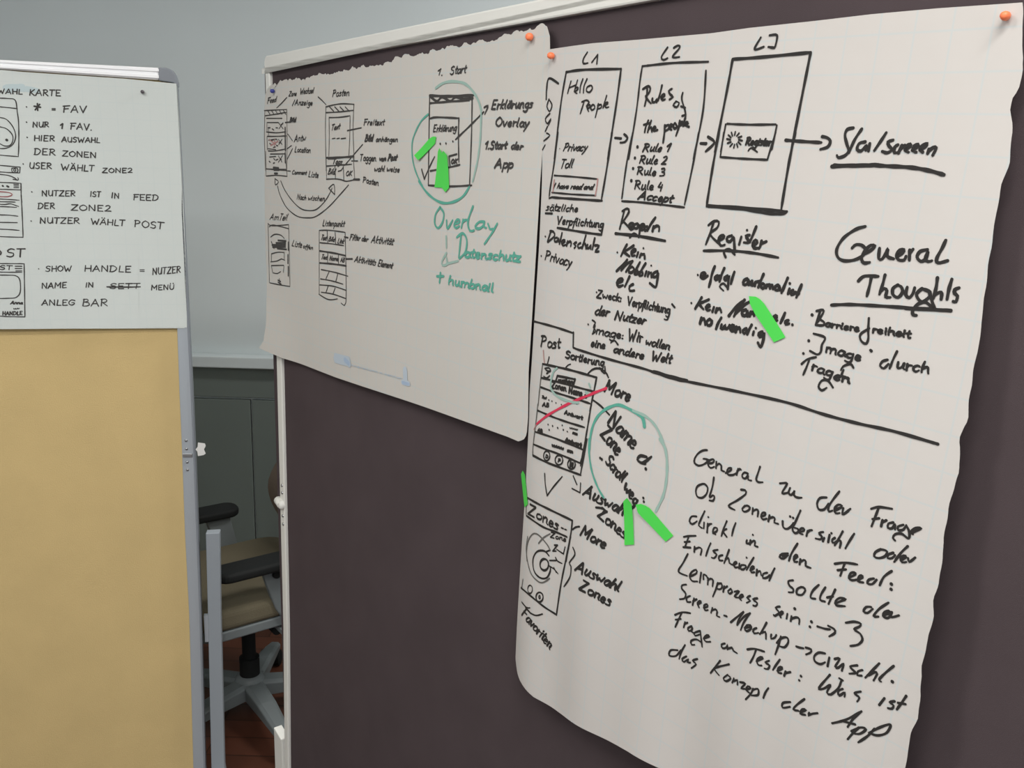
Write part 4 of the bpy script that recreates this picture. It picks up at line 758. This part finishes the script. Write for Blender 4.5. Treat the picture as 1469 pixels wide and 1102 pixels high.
# armrests: pad on a flat upright
for sgn, nm in ((1, 'near'), (-1, 'far')):
    pl0 = .24 if sgn > 0 else .24
    aw = .045; zc_ = .605
    arm = rounded('armrest', -.07, .185, sgn*pl0-aw, sgn*pl0+aw, zc_, zc_+.030, BLK, ch, .040, bev=.011)
    up = [(-.035, zc_+.002), (.045, zc_+.002), (.005, .47), (-.045, .385), (-.10, .385), (-.065, .47)]
    vs = [cp(f, sgn*(pl0+.002), z) for f, z in up] + [cp(f, sgn*(pl0-.022), z) for f, z in up]; n = len(up)
    us = fixn(mk('arm_support', vs, [list(range(n)), list(range(2*n-1, n-1, -1))] + [[i, i+n, (i+1) % n+n, (i+1) % n] for i in range(n)], LGREY, ch)); bevel(us, .004)
    tube('adjust_button', [cp(.0, sgn*(pl0+.0), .583), cp(.0, sgn*(pl0+.010), .583)], [.014, .012], BLK, us, 14)
    box('arm_bracket', cp(-.04, sgn*.17, .392), (.06, .15, .014), LGREY, ch, rz=yaw)
# backrest: curved upholstered shell behind the seat
vs, fs = [], []; nz, nl = 16, 12
for side in (0, 1):
    for j in range(nz+1):
        z = .50 + .52*j/nz; t = j/nz
        f = -.235 + .035*math.sin(math.pi*min(1, t*1.6)) - .16*max(0, t-.35)**1.3 - side*.055
        hw = .215*(1-.30*abs(2*t-1)**4)
        for i in range(nl+1):
            l = -1+2*i/nl; vs.append(cp(f + .035*l*l, l*hw, z - .03*l*l*(2*t-1)*2))
W = nl+1; N2 = (nz+1)*W
for j in range(nz):
    for i in range(nl):
        a = j*W+i; fs += [(a, a+1, a+W+1, a+W), (N2+a, N2+a+W, N2+a+W+1, N2+a+1)]
for j in range(nz): fs += [(j*W, (j+1)*W, N2+(j+1)*W, N2+j*W), (j*W+nl, N2+j*W+nl, N2+(j+1)*W+nl, (j+1)*W+nl)]
for i in range(nl): fs += [(i, N2+i, N2+i+1, i+1), (nz*W+i, nz*W+i+1, N2+nz*W+i+1, N2+nz*W+i)]
bk = fixn(mk('backrest', vs, fs, BROWN, ch, smooth=True)); bevel(bk, .02, 4)
tube('back_bracket', [cp(-.10, 0, .385), cp(-.25, 0, .39), cp(-.305, 0, .45), cp(-.30, 0, .62)], .016, BLK, ch, 12)
tube('back_knob', [cp(-.235, .20, .70), cp(-.235, .235, .70)], [.016, .014], BLK, ch, 14)

# ---------------------------------------------------------------- ceiling lamps that light the room; the last is added for the back wall
first = None
for (x, y), place in zip(LAMPS, ('far behind the camera on the left', 'behind the camera on the right', 'in front of the camera on the left', 'right above the camera', 'added near the back wall on the right to brighten it')):
    t = top('ceiling_lamp', 'flat white ceiling lamp %s, outside the photo' % place, 'ceiling lamp', (x, y, 3.0), 'ceiling lamps')
    box('housing', (x, y, 2.975), (1.2, .34, .05), WHITE, t, bev=.005)
